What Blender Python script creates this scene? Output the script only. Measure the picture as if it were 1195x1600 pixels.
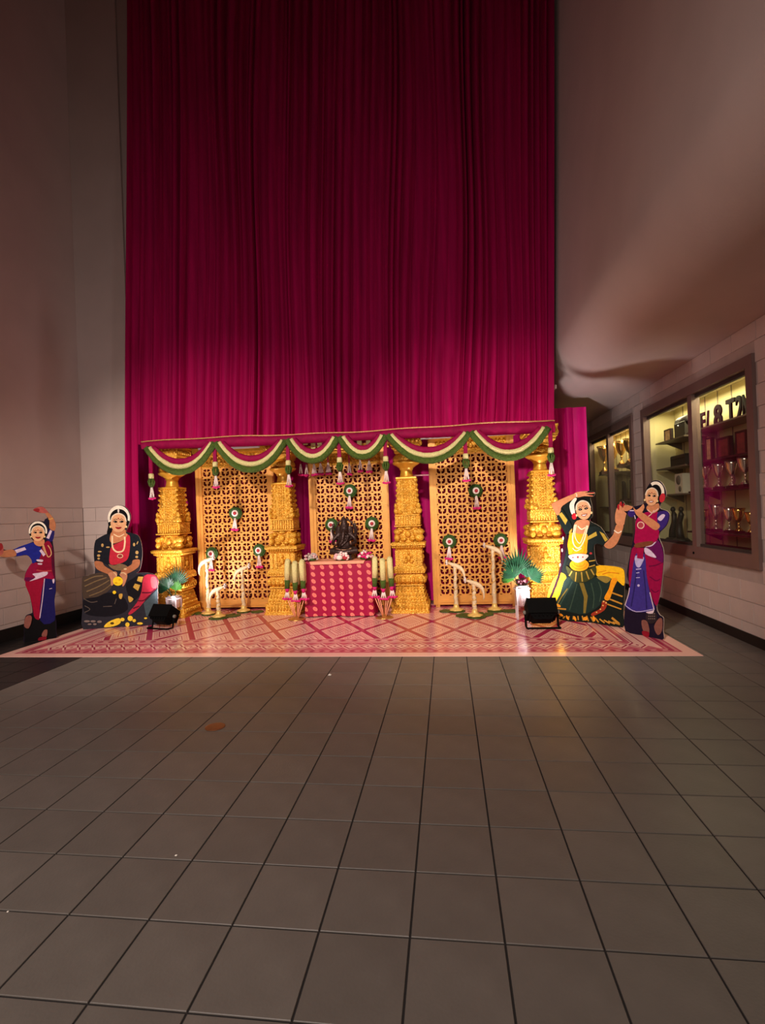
import bpy, math, random
import numpy as np
from mathutils import Matrix, Vector

for o in list(bpy.data.objects): bpy.data.objects.remove(o)
SC = bpy.context.scene
C = SC.collection
rnd = random.Random(7)
PI = math.pi

# ------------------------------------------------------------------ camera
T = 0.305                      # floor tile pitch (m)
F_PX, YAW, PITCH, ROLL = 798.46, -0.1250, -0.0017, -0.0371
TX, CAM_H, TZ = -0.5592, 4.56 * T, 5.4598
def _rot(yaw, pitch, roll):
    cy, sy, cp, sp, cr, sr = math.cos(yaw), math.sin(yaw), math.cos(pitch), math.sin(pitch), math.cos(roll), math.sin(roll)
    Ry = np.array([[cy,0,-sy],[0,1,0],[sy,0,cy]]); Rx = np.array([[1,0,0],[0,cp,-sp],[0,sp,cp]]); Rz = np.array([[cr,-sr,0],[sr,cr,0],[0,0,1]])
    return Rz @ Rx @ Ry
MR = _rot(YAW, PITCH, ROLL)
def _w(v): return Vector((v[0], v[2], -v[1]))
right, down, fwd = _w(MR[0]), _w(MR[1]), _w(MR[2])
cam_d = bpy.data.cameras.new('camera'); cam = bpy.data.objects.new('camera', cam_d); C.objects.link(cam)
cam_d.sensor_fit = 'VERTICAL'; cam_d.sensor_height = 36.0; cam_d.lens = F_PX / 1600 * 36.0
cam_d.clip_start = 0.05; cam_d.clip_end = 100
mw = Matrix.Identity(4)
for i in range(3):
    mw[i][0] = right[i]; mw[i][1] = -down[i]; mw[i][2] = -fwd[i]
mw[2][3] = CAM_H
cam.matrix_world = mw
SC.camera = cam

# measuring helpers: where a sight line meets a real surface
def ray(px, py):
    w = MR.T @ np.array([(px - 597.5) / F_PX, (py - 800) / F_PX, 1.0])
    return w[0], w[2], -w[1]
def on_floor(px, py, z=0.0):
    d = ray(px, py); t = (z - CAM_H) / d[2]; return Vector((d[0]*t, d[1]*t, z))
def on_y(px, py, Y):
    d = ray(px, py); t = Y / d[1]; return Vector((d[0]*t, Y, CAM_H + d[2]*t))
def on_x(px, py, X):
    d = ray(px, py); t = X / d[0]; return Vector((X, d[1]*t, CAM_H + d[2]*t))
def to_px(P):
    c = MR @ np.array([P[0], CAM_H - P[2], P[1]]); return 597.5 + F_PX*c[0]/c[2], 800 + F_PX*c[1]/c[2], c[2]

# ------------------------------------------------------------------ world, lights, exposure
SC.view_settings.view_transform = 'Standard'; SC.view_settings.look = 'None'
SC.view_settings.gamma = 1.0; SC.view_settings.use_curve_mapping = False
SC.view_settings.exposure = 0.0
wd = bpy.data.worlds.new('world'); SC.world = wd; wd.use_nodes = True
bg = wd.node_tree.nodes['Background']; bg.inputs[0].default_value = (1.0, 0.80, 0.68, 1); bg.inputs[1].default_value = 0.03

def area_light(name, loc, target, sx, sy, energy, col, spread=180):
    d = bpy.data.lights.new(name, 'AREA'); d.spread = math.radians(spread); d.shape = 'RECTANGLE'; d.size = sx; d.size_y = sy; d.energy = energy; d.color = col
    o = bpy.data.objects.new(name, d); C.objects.link(o); o.location = loc
    o.rotation_euler = (Vector(target) - Vector(loc)).to_track_quat('-Z', 'Y').to_euler()
    return o
area_light('added_front_fill', (-1.6, -0.9, 3.0), (-1.4, 3.8, 0.0), 3.4, 1.6, 112, (1.0, 0.85, 0.78), 145)  # added soft fill from behind the camera, no fixture belongs to it
def spot_light(name, loc, target, deg, energy, col, soft=0.12, blend=0.7):
    d = bpy.data.lights.new(name, 'SPOT'); d.energy = energy; d.color = col; d.spot_size = math.radians(deg); d.spot_blend = blend; d.shadow_soft_size = soft
    o = bpy.data.objects.new(name, d); C.objects.link(o); o.location = loc
    o.rotation_euler = (Vector(target) - Vector(loc)).to_track_quat('-Z', 'Y').to_euler(); return o
spot_light('added_stage_fill', (-3.1, 1.0, 4.0), (-3.2, 7.0, 0.6), 62, 1200, (1.0, 0.85, 0.74), blend=1.0)  # two added fill spots brightening the set and lower curtain, without fixtures
spot_light('added_stage_fill', (-0.5, 1.0, 4.0), (0.6, 7.0, 0.5), 60, 1200, (1.0, 0.85, 0.74), blend=1.0)

# ------------------------------------------------------------------ materials
def lin(c):
    return tuple(((x/255)/12.92 if x/255 <= 0.04045 else ((x/255+0.055)/1.055)**2.4) for x in c)
def mat(name, col, rough=0.6, metal=0.0, var=0.12, vscale=8.0, bump=0.0, bscale=40.0, sheen=0.0, spec=0.5, voro=False, emit=0, srgb=True, objrand=0.0, stretch=None):
    m = bpy.data.materials.new(name); m.use_nodes = True
    nt = m.node_tree; N = nt.nodes; L = nt.links
    b = N['Principled BSDF']
    c = lin(col) if srgb else col
    b.inputs['Roughness'].default_value = rough; b.inputs['Metallic'].default_value = metal
    b.inputs['Specular IOR Level'].default_value = spec
    if sheen: b.inputs['Sheen Weight'].default_value = sheen; b.inputs['Sheen Roughness'].default_value = 0.35; b.inputs['Sheen Tint'].default_value = (c[0], c[1], c[2], 1)
    tc = N.new('ShaderNodeTexCoord'); vec = tc.outputs['Object']
    if stretch:
        mp = N.new('ShaderNodeMapping'); mp.inputs['Scale'].default_value = stretch; L.new(vec, mp.inputs[0]); vec = mp.outputs[0]
    nz = N.new('ShaderNodeTexNoise'); nz.inputs['Scale'].default_value = vscale; nz.inputs['Detail'].default_value = 4
    L.new(vec, nz.inputs['Vector'])
    rp = N.new('ShaderNodeMapRange'); rp.inputs[1].default_value = 0.3; rp.inputs[2].default_value = 0.7; rp.inputs[3].default_value = 1 - var; rp.inputs[4].default_value = 1 + var
    L.new(nz.outputs['Fac'], rp.inputs[0]); fac = rp.outputs[0]
    if objrand:
        oi = N.new('ShaderNodeObjectInfo'); r2 = N.new('ShaderNodeMapRange'); r2.inputs[3].default_value = 1 - objrand; r2.inputs[4].default_value = 1 + objrand
        L.new(oi.outputs['Random'], r2.inputs[0]); mm = N.new('ShaderNodeMath'); mm.operation = 'MULTIPLY'; L.new(fac, mm.inputs[0]); L.new(r2.outputs[0], mm.inputs[1]); fac = mm.outputs[0]
    vm = N.new('ShaderNodeVectorMath'); vm.operation = 'SCALE'; vm.inputs[0].default_value = c; L.new(fac, vm.inputs['Scale'])
    L.new(vm.outputs[0], b.inputs['Base Color'])
    if bump:
        tx = N.new('ShaderNodeTexVoronoi' if voro else 'ShaderNodeTexNoise'); tx.inputs['Scale'].default_value = bscale; L.new(vec, tx.inputs['Vector'])
        bp = N.new('ShaderNodeBump'); bp.inputs['Strength'].default_value = bump; bp.inputs['Distance'].default_value = 0.01
        L.new(tx.outputs['Distance' if voro else 'Fac'], bp.inputs['Height']); L.new(bp.outputs[0], b.inputs['Normal'])
    if emit:
        b.inputs['Emission Color'].default_value = (c[0], c[1], c[2], 1); b.inputs['Emission Strength'].default_value = emit
    return m
M = {}
M['tile'] = mat('tile_grey', (102, 96, 89), 0.42, var=0.10, vscale=5, bump=0.10, bscale=90, objrand=0.07, spec=0.38)
M['tile_dark'] = mat('tile_black', (24, 22, 22), 0.45, var=0.15, objrand=0.1, bump=0.1, bscale=90, spec=0.3)
M['grout'] = mat('grout', (26, 22, 20), 0.9)
M['block'] = mat('painted_block', (200, 182, 175), 0.62, var=0.05, vscale=3, bump=0.25, bscale=120)
M['mortar'] = mat('painted_mortar', (178, 162, 156), 0.8, var=0.06)
M['plaster'] = mat('painted_plaster', (196, 177, 170), 0.75, var=0.05, vscale=1.5, bump=0.06, bscale=60)
M['black_rubber'] = mat('black_rubber', (12, 11, 11), 0.55, var=0.2)
M['velvet'] = mat('crimson_velvet', (168, 0, 78), 0.75, var=0.2, vscale=3, sheen=0.12, spec=0.15, stretch=(6, 6, 0.25))
M['magenta_cloth'] = mat('magenta_satin', (206, 0, 118), 0.6, var=0.10, vscale=4, sheen=0.2, spec=0.25, stretch=(5, 5, 0.3))
M['valance'] = mat('valance_velvet', (148, 0, 66), 0.7, var=0.15, vscale=20, sheen=0.25, spec=0.2)
M['gold_trim'] = mat('gold_trim', (214, 160, 100), 0.45, 0.3, var=0.2, vscale=40)
M['gold'] = mat('gold_paint_carved', (228, 168, 54), 0.38, 0.30, var=0.16, vscale=14, bump=0.8, bscale=58, voro=True)
M['gold_plain'] = mat('gold_paint', (228, 168, 54), 0.36, 0.35, var=0.12, vscale=10, bump=0.15, bscale=50)
M['gold_screen'] = mat('gold_screen', (226, 160, 74), 0.42, 0.2, var=0.10, vscale=6, bump=0.1, bscale=60)
M['hole_shade'] = mat('maroon_hole_shade', (96, 4, 30), 0.9, var=0.1, spec=0.1)  # shade painted as dark maroon, for the drape seen through the lattice
M['cream'] = mat('cream_garland', (246, 232, 160), 0.75, var=0.14, vscale=70, bump=0.9, bscale=130, voro=True)
M['green'] = mat('green_garland', (74, 98, 20), 0.7, var=0.35, vscale=60, bump=0.9, bscale=120, voro=True)
M['leaf'] = mat('leaf_green', (44, 84, 22), 0.55, var=0.35, vscale=30, bump=0.4, bscale=80)
M['frond'] = mat('frond_teal', (10, 50, 28), 0.45, var=0.4, vscale=14)
M['frond2'] = mat('frond_green', (40, 88, 22), 0.45, var=0.35, vscale=14)
M['white'] = mat('white_flower', (245, 232, 222), 0.7, var=0.08, vscale=60, bump=0.6, bscale=120)
M['red'] = mat('red_flower', (176, 44, 56), 0.7, var=0.2, vscale=60)
M['pink'] = mat('pink_flower', (222, 24, 120), 0.7, var=0.25, vscale=60, bump=0.8, bscale=140)
M['pale_pink'] = mat('pale_pink_flower', (240, 176, 180), 0.7, var=0.2, vscale=50, bump=0.6, bscale=140)
M['string'] = mat('string_flower', (244, 222, 214), 0.7, var=0.1, vscale=90, bump=0.6, bscale=200)
M['bronze'] = mat('dark_bronze', (62, 44, 40), 0.42, 0.55, var=0.25, vscale=25, bump=0.5, bscale=60)
M['bronze_light'] = mat('rubbed_bronze', (168, 122, 92), 0.35, 0.6, var=0.2, vscale=30)
M['runner'] = mat('peach_runner', (238, 158, 124), 0.6, var=0.1, vscale=20)
M['ivory'] = mat('ivory_paint', (226, 202, 160), 0.5, var=0.12, vscale=40, bump=0.5, bscale=70)
M['lotus_gold'] = mat('pale_gold', (236, 196, 110), 0.4, 0.2, var=0.12, vscale=30)
M['lily'] = mat('lily_pad', (58, 82, 22), 0.55, var=0.3, vscale=18, bump=0.2, bscale=60)
M['silver'] = mat('silver_metal', (226, 222, 224), 0.26, 0.85, var=0.05, vscale=10)
M['acrylic'] = mat('clear_frame', (226, 212, 214), 0.15, 0.3, var=0.08, vscale=20)
M['brass'] = mat('brass', (206, 160, 90), 0.3, 0.8, var=0.1)
M['copper'] = mat('copper_cover', (136, 84, 50), 0.45, 0.35, var=0.15, vscale=40, bump=0.1)
M['black_plastic'] = mat('black_plastic', (7, 7, 7), 0.75, var=0.2, spec=0.08)
M['paper'] = mat('paper_scrap', (236, 228, 214), 0.8, var=0.05)
M['frame_brown'] = mat('case_frame_paint', (116, 92, 86), 0.45, var=0.06, vscale=6)
M['case_back'] = mat('case_panel', (206, 196, 150), 0.7, var=0.06, vscale=4)
M['case_dark'] = mat('case_dark_panel', (58, 48, 46), 0.7, var=0.12, vscale=5)
M['shelf'] = mat('case_shelf', (118, 106, 92), 0.4, var=0.08)
M['dark_red'] = mat('dark_maroon', (58, 14, 24), 0.5, var=0.15)
M['dark_item'] = mat('dark_item', (36, 30, 30), 0.5, var=0.2)
M['trophy'] = mat('trophy_silver', (232, 218, 208), 0.16, 0.95, var=0.06, vscale=14)
M['trophy_gold'] = mat('trophy_gold', (226, 178, 104), 0.18, 0.95, var=0.06, vscale=14)
M['photo'] = mat('faded_print', (216, 176, 130), 0.5, var=0.35, vscale=22)
M['maroon_print'] = mat('maroon_print', (140, 56, 60), 0.5, var=0.35, vscale=22)
M['off_white'] = mat('off_white_box', (226, 218, 196), 0.6, var=0.05)
M['grey'] = mat('grey_grille', (120, 114, 104), 0.7, var=0.3, vscale=80)
M['fixture'] = mat('fixture_white', (212, 206, 208), 0.4, var=0.05)
M['lens'] = mat('lamp_lens', (255, 244, 250), 0.2, var=0.0, emit=6)
M['board_edge'] = mat('foam_board', (196, 176, 166), 0.7, var=0.05)

def glass_mat():
    m = bpy.data.materials.new('pane_glass'); m.use_nodes = True; nt = m.node_tree; N = nt.nodes; L = nt.links
    N.remove(N['Principled BSDF'])
    lw = N.new('ShaderNodeLayerWeight'); lw.inputs[0].default_value = 0.5; pw = N.new('ShaderNodeMath'); pw.operation = 'POWER'; pw.inputs[1].default_value = 4.0; L.new(lw.outputs['Facing'], pw.inputs[0]); fr = N.new('ShaderNodeMath'); fr.operation = 'MULTIPLY_ADD'; fr.inputs[1].default_value = 0.6; fr.inputs[2].default_value = 0.03; L.new(pw.outputs[0], fr.inputs[0])
    tr = N.new('ShaderNodeBsdfTransparent'); tr.inputs[0].default_value = (0.93, 0.94, 0.91, 1)
    gl = N.new('ShaderNodeBsdfGlossy'); gl.inputs['Roughness'].default_value = 0.03
    nz = N.new('ShaderNodeTexNoise'); nz.inputs['Scale'].default_value = 2.0
    bp = N.new('ShaderNodeBump'); bp.inputs['Strength'].default_value = 0.02; L.new(nz.outputs['Fac'], bp.inputs['Height']); L.new(bp.outputs[0], gl.inputs['Normal'])
    mx = N.new('ShaderNodeMixShader'); L.new(fr.outputs[0], mx.inputs[0]); L.new(tr.outputs[0], mx.inputs[1]); L.new(gl.outputs[0], mx.inputs[2])
    L.new(mx.outputs[0], N['Material Output'].inputs[0]); return m
M['glass'] = glass_mat()

# node expressions for printed patterns
class X:
    nt = None
    def __init__(s, v): s.v = v
    @staticmethod
    def op(o, *a):
        n = X.nt.nodes.new('ShaderNodeMath'); n.operation = o
        for i, q in enumerate(a):
            q = q.v if isinstance(q, X) else q
            if isinstance(q, (int, float)): n.inputs[i].default_value = q
            else: X.nt.links.new(q, n.inputs[i])
        return X(n.outputs[0])
    def __add__(s, o): return X.op('ADD', s, o)
    def __radd__(s, o): return X.op('ADD', o, s)
    def __sub__(s, o): return X.op('SUBTRACT', s, o)
    def __rsub__(s, o): return X.op('SUBTRACT', o, s)
    def __mul__(s, o): return X.op('MULTIPLY', s, o)
    __rmul__ = __mul__
    def __lt__(s, o): return X.op('LESS_THAN', s, o)
    def __gt__(s, o): return X.op('GREATER_THAN', s, o)
def fr(a): return X.op('FRACT', a)
def ab(a): return X.op('ABSOLUTE', a)
def mx_(a, b): return X.op('MAXIMUM', a, b)
def mn_(a, b): return X.op('MINIMUM', a, b)
def cosx(a): return X.op('COSINE', a)
def printed(name, fn, rough, spec=0.5, var=0.0):
    m = bpy.data.materials.new(name); m.use_nodes = True; nt = m.node_tree; X.nt = nt
    b = nt.nodes['Principled BSDF']; b.inputs['Roughness'].default_value = rough; b.inputs['Specular IOR Level'].default_value = spec
    tc = nt.nodes.new('ShaderNodeTexCoord'); sp = nt.nodes.new('ShaderNodeSeparateXYZ'); nt.links.new(tc.outputs['Object'], sp.inputs[0])
    x, y, z = (X(sp.outputs[i]) for i in range(3))
    base, layers = fn(x, y, z)
    rgb = nt.nodes.new('ShaderNodeRGB'); rgb.outputs[0].default_value = (*lin(base), 1); cur = rgb.outputs[0]
    for fac, col in layers:
        mi = nt.nodes.new('ShaderNodeMix'); mi.data_type = 'RGBA'
        nt.links.new(fac.v, mi.inputs[0]); nt.links.new(cur, mi.inputs[6]); mi.inputs[7].default_value = (*lin(col), 1); cur = mi.outputs[2]
    nt.links.new(cur, b.inputs['Base Color'])
    return m

# ------------------------------------------------------------------ mesh helpers
class MB:
    def __init__(s): s.v = []; s.f = []; s.sm = []
    def add(s, vs, fs, smooth=False):
        o = len(s.v); s.v += [tuple(v) for v in vs]
        for f in fs: s.f.append([i + o for i in f]); s.sm.append(smooth)
        return s
    def box(s, a, b, bev=0.0):
        x0, y0, z0 = a; x1, y1, z1 = b
        if bev:
            e = bev; vs = []; 
            for (z, d) in ((z0, 0), (z1 - e, 0), (z1, e)):
                vs += [(x0+d, y0+d, z), (x1-d, y0+d, z), (x1-d, y1-d, z), (x0+d, y1-d, z)]
            fs = [(3,2,1,0), (8,9,10,11)]
            for k in (0, 4):
                for i in range(4): j = (i+1) % 4; fs.append((k+i, k+j, k+4+j, k+4+i))
            return s.add(vs, fs)
        vs = [(x0,y0,z0),(x1,y0,z0),(x1,y1,z0),(x0,y1,z0),(x0,y0,z1),(x1,y0,z1),(x1,y1,z1),(x0,y1,z1)]
        return s.add(vs, [(3,2,1,0),(4,5,6,7),(0,1,5,4),(1,2,6,5),(2,3,7,6),(3,0,4,7)])
    def cbox(s, c, d, bev=0.0):
        return s.box([c[i]-d[i]/2 for i in range(3)], [c[i]+d[i]/2 for i in range(3)], bev)
    def lathe(s, prof, n=24, c=(0,0,0), smooth=True, caps=True, wob=None):
        vs = []; 
        for r, z in prof:
            for k in range(n):
                a = 2*PI*k/n; rr = r * (wob(a, z) if wob else 1)
                vs.append((c[0]+rr*math.cos(a), c[1]+rr*math.sin(a), c[2]+z))
        fs = [(i*n+k, i*n+(k+1) % n, (i+1)*n+(k+1) % n, (i+1)*n+k) for i in range(len(prof)-1) for k in range(n)]
        if caps: fs += [tuple(range(n))[::-1], tuple((len(prof)-1)*n+k for k in range(n))]
        return s.add(vs, fs, smooth)
    def sq(s, prof, c=(0,0,0)):
        vs = []
        for r, z in prof: vs += [(c[0]-r, c[1]-r, c[2]+z), (c[0]+r, c[1]-r, c[2]+z), (c[0]+r, c[1]+r, c[2]+z), (c[0]-r, c[1]+r, c[2]+z)]
        fs = [(i*4+k, i*4+(k+1) % 4, (i+1)*4+(k+1) % 4, (i+1)*4+k) for i in range(len(prof)-1) for k in range(4)]
        fs += [(3,2,1,0), tuple((len(prof)-1)*4+k for k in range(4))]
        return s.add(vs, fs)
    def ell(s, c, r, n=8, m=6, R=None):
        vs = [(0,0,-1)]; 
        for j in range(1, m):
            t = PI*j/m
            for k in range(n): a = 2*PI*k/n; vs.append((math.sin(t)*math.cos(a), math.sin(t)*math.sin(a), -math.cos(t)))
        vs.append((0,0,1)); top = len(vs)-1
        out = []
        for v in vs:
            q = Vector((v[0]*r[0], v[1]*r[1], v[2]*r[2]))
            if R: q = R @ q
            out.append((q.x+c[0], q.y+c[1], q.z+c[2]))
        fs = [(0, 1+(k+1) % n, 1+k) for k in range(n)]
        for j in range(m-2):
            for k in range(n): a = 1+j*n+k; b = 1+j*n+(k+1) % n; fs.append((a, b, b+n, a+n))
        fs += [(top, 1+(m-2)*n+k, 1+(m-2)*n+(k+1) % n) for k in range(n)]
        return s.add(out, fs, True)
    def tube(s, pts, r, n=8, caps=True, flat=1.0, jit=0.0):
        pts = [Vector(p) for p in pts]; vs = []; L = len(pts)
        up = None
        for i, p in enumerate(pts):
            t = (pts[min(i+1, L-1)] - pts[max(i-1, 0)]).normalized()
            if up is None:
                up = Vector((0,0,1)) if abs(t.z) < 0.9 else Vector((0,1,0))
            a = t.cross(up); 
            if a.length < 1e-6: a = t.cross(Vector((1,0,0)))
            a.normalize(); b = a.cross(t).normalized(); up = b
            rr = r[i] if isinstance(r, (list, tuple)) else r
            for k in range(n):
                an = 2*PI*k/n; q = rr*(1+rnd.uniform(-jit, jit))
                vs.append(p + a*math.cos(an)*q*flat + b*math.sin(an)*q)
        fs = [(i*n+k, i*n+(k+1) % n, (i+1)*n+(k+1) % n, (i+1)*n+k) for i in range(L-1) for k in range(n)]
        if caps: fs += [tuple(range(n))[::-1], tuple((L-1)*n+k for k in range(n))]
        return s.add(vs, fs, True)
    def prism(s, poly, y0, y1):
        # polygon given as (x, z), extruded along y
        n = len(poly); vs = [(x, y0, z) for x, z in poly] + [(x, y1, z) for x, z in poly]
        fs = [tuple(range(n)), tuple(range(2*n-1, n-1, -1))] + [(k, n+k, n+(k+1) % n, (k+1) % n) for k in range(n)]
        return s.add(vs, fs)
    def xf(s, R=None, t=(0,0,0)):
        R = R or Matrix.Identity(3); t = Vector(t); s.v = [tuple(R @ Vector(v) + t) for v in s.v]; return s
    def mesh(s, name, m):
        me = bpy.data.meshes.new(name); me.from_pydata(s.v, [], s.f)
        if any(s.sm): me.polygons.foreach_set('use_smooth', s.sm)
        me.materials.append(m); me.update(); return me
    def build(s, name, m, parent=None):
        o = bpy.data.objects.new(name, s.mesh(name, m)); C.objects.link(o)
        if parent: o.parent = parent
        return o
def tag(o, label=None, cat=None, group=None, kind=None):
    if label: o['label'] = label
    if cat: o['category'] = cat
    if group: o['group'] = group
    if kind: o['kind'] = kind
    return o
def thing(name, label, cat, loc=(0,0,0), rz=0.0, group=None):
    o = bpy.data.objects.new(name, None); C.objects.link(o); o.location = loc; o.rotation_euler = (0,0,rz); o.empty_display_size = 0.1
    return tag(o, label, cat, group)
def struct(o): o['kind'] = 'structure'; return o
def copy_tree(o, parent=None):
    c = o.copy(); C.objects.link(c); c.parent = parent
    for ch in list(o.children): copy_tree(ch, c)
    return c
def linked(name, me, parent, loc=(0,0,0)):
    o = bpy.data.objects.new(name, me); C.objects.link(o); o.parent = parent; o.location = loc; return o

# ================================================================== SETTING
XL, XR = -5.36, 2.85          # side walls
YC = 6.90                     # plane of the tall curtain
Y_END = 10.6
ZS = 3.02                     # low ceiling on the case side
ZT = 10.0
# floor
floor = struct(MB().box((XL-0.3, -1.5, -0.12), (XR+0.6, Y_END+0.1, -0.004)).build('floor', M['grout']))
g = 0.0035
tile_me = MB().box((g, g, -0.0045), (T-g, T-g, 0.0), 0.0015).mesh('tile', M['tile'])
tile_dk = MB().box((g, g, -0.0045), (T-g, T-g, 0.0), 0.0015).mesh('tile_dark', M['tile_dark'])
allt = []
for i in range(-18, 10):
    for j in range(-10, 30):
        x, y = (i+TX)*T, (j+TZ)*T
        if x+T < XL+0.02 or x > XR-0.02 or y < -1.4 or y > Y_END: continue
        vis = False
        if y > 0.6:
            for (a, b) in ((0,0),(T,0),(0,T),(T,T)):
                px, py, d = to_px((x+a, y+b, 0))
                if -30 < px < 1225 and py < 1640: vis = True
            if y > 4.9 and -4.9 < x and x+T < 2.2: vis = False
            if y > 7.2: vis = False
        allt.append((vis, y, x, i))
visible = sorted([t for t in allt if t[0]], key=lambda t: t[1]*t[1]+t[2]*t[2])
solo = set(id(t) for t in visible[:298])
rest = MB(); rest_dk = MB()
for t in allt:
    vis, y, x, i = t; dark = i < -12
    if id(t) in solo: linked('tile', tile_dk if dark else tile_me, floor, (x, y, 0))
    else: (rest_dk if dark else rest).box((x+g, y+g, -0.0045), (x+T-g, y+T-g, 0))
tag(rest.build('tile_field', M['tile'], floor), kind='stuff'); tag(rest_dk.build('dark_tile_field', M['tile_dark'], floor), kind='stuff')

# left wall (block below, smooth paint above)
wl = MB().box((XL-0.3, -1.5, 0), (XL-0.006, YC+0.3, 1.63)).build('wall_left', M['mortar']); struct(wl)
BL, BH = 0.406, 0.203
def blk(dx, dy, dz): return MB().box((0,0,0), (dx, dy, dz)).mesh('block', M['block'])
full_l = MB().box((-0.05, 0.004, 0.004), (0, BL-0.004, BH-0.004)).mesh('block', M['block'])
for r in range(8):
    y = YC + 0.08 - (BL if r % 2 == 0 else BL/2)
    if r % 2: linked('block', MB().box((-0.05, BL/2+0.004, 0.004), (0, BL-0.004, BH-0.004)).mesh('block', M['block']), wl, (XL, YC+0.08-BL, r*BH+0.003))
    if r % 2: y -= BL
    while y > 2.0:
        linked('block', full_l, wl, (XL, y, r*BH+0.003)); y -= BL
up = MB().box((XL-0.3, -1.5, 1.628), (XL, YC+0.3, ZT)).build('upper_plaster', M['plaster'], wl)
# back wall: wing beside the curtain, bulkhead above the alcove, far end of the alcove
wb = MB()
wb.box((XL, 6.99, 0), (-4.56, 7.1, 1.628)); wb.box((-2.0, Y_END, 0), (XR, Y_END+0.1, 3.2)); wb.box((XL, 8.6, 0), (-2.0, 8.7, 3.2))
wb = struct(wb.build('wall_back', M['mortar']))
wb2 = MB(); wb2.box((XL, 6.98, 1.628), (-4.56, 7.1, ZT)); wb2.box((-4.56, 7.02, 2.95), (1.40, 7.2, ZT)); wb2.build('upper_plaster', M['plaster'], wb)
full_b = MB().box((0.004, -0.008, 0.004), (BL-0.004, 0.02, BH-0.004)).mesh('block', M['block'])
half_b = MB().box((0.004, -0.008, 0.004), (BL/2-0.004, 0.02, BH-0.004)).mesh('block', M['block'])
for r in range(8):
    x = XL
    if r % 2: linked('block', half_b, wb, (x, 6.99, r*BH+0.003)); x += BL/2
    while x + BL < -4.5: linked('block', full_b, wb, (x, 6.99, r*BH+0.003)); x += BL
    if x + BL/2 < -4.5: linked('block', half_b, wb, (x, 6.99, r*BH+0.003))
struct(MB().box((XL-0.001, -1.5, 0), (XL+0.012, 6.98, 0.155)).build('baseboard_left', M['black_rubber']))
struct(MB().box((XL, 6.965, 0), (-4.55, 6.985, 0.155)).build('baseboard_back', M['black_rubber']))

# right wall with two display-case openings
CZ0, CZ1 = 0.735, 2.73
CASES = [(5.075, 7.79), (8.16, 10.55)]
wr = MB(); x0, x1 = XR+0.006, XR+0.14
wr.box((x0, -1.5, 0), (x1, Y_END, CZ0)); wr.box((x0, -1.5, CZ1), (x1, Y_END, ZS))
wr.box((x0, -1.5, CZ0), (x1, CASES[0][0], CZ1)); wr.box((x0, CASES[0][1], CZ0), (x1, CASES[1][0], CZ1)); wr.box((x0, CASES[1][1], CZ0), (x1, Y_END, CZ1))
wr = struct(wr.build('wall_right', M['mortar']))
cache = {}
nb = 0
for r in range(15):
    za, zb = r*BH, min((r+1)*BH, ZS)
    y = 2.2 + (BL/2 if r % 2 else 0)
    while y < Y_END - BL:
        spans = [(y, y+BL)]
        if zb > CZ0+0.03 and za < CZ1-0.03:
            for (a, b) in CASES:
                ns = []
                for (p, q) in spans:
                    if q <= a or p >= b: ns.append((p, q))
                    else:
                        if p < a: ns.append((p, a))
                        if q > b: ns.append((b, q))
                spans = ns
        for (p, q) in spans:
            if q - p < 0.05: continue
            k = (round(q-p, 3), round(zb-za, 3))
            if k not in cache: cache[k] = MB().box((-0.002, 0.004, 0.004), (0.02, k[0]-0.004, k[1]-0.004)).mesh('block', M['block'])
            linked('block', cache[k], wr, (XR, p, za)); nb += 1
        y += BL
struct(MB().box((XR-0.014, -1.5, 0), (XR+0.001, Y_END, 0.10)).build('baseboard_right', M['black_rubber']))

# low ceiling sweeping up into the tall lobby wall
RC = 0.5
def XE(z): return 1.475 + 0.0368*(z-2.65)
prof = [(XR+0.4, ZS), (XE(ZS+RC)+RC+0.3, ZS), (XE(ZS+RC)+RC, ZS)]
for k in range(1, 17):
    a = PI/2*k/16; prof.append((XE(ZS+RC)+RC - RC*math.sin(a), ZS+RC - RC*math.cos(a)))
prof.append((XE(ZT), ZT))
ce = MB()
for (ya, yb) in ((-1.5, Y_END),):
    vs = [(x, ya, z) for x, z in prof] + [(x, yb, z) for x, z in prof]; n = len(prof)
    ce.add(vs, [(k, k+1, n+k+1, n+k) for k in range(n-1)], True)
ce.add([(XE(ZT), -1.5, ZT), (XL-0.3, -1.5, ZT), (XL-0.3, 7.2, ZT), (XE(ZT), 7.2, ZT)], [(0,1,2,3)])
ce.box((XL, 7.0, 2.95), (1.5, 8.7, 3.0))
struct(ce.build('ceiling', M['plaster']))

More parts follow.
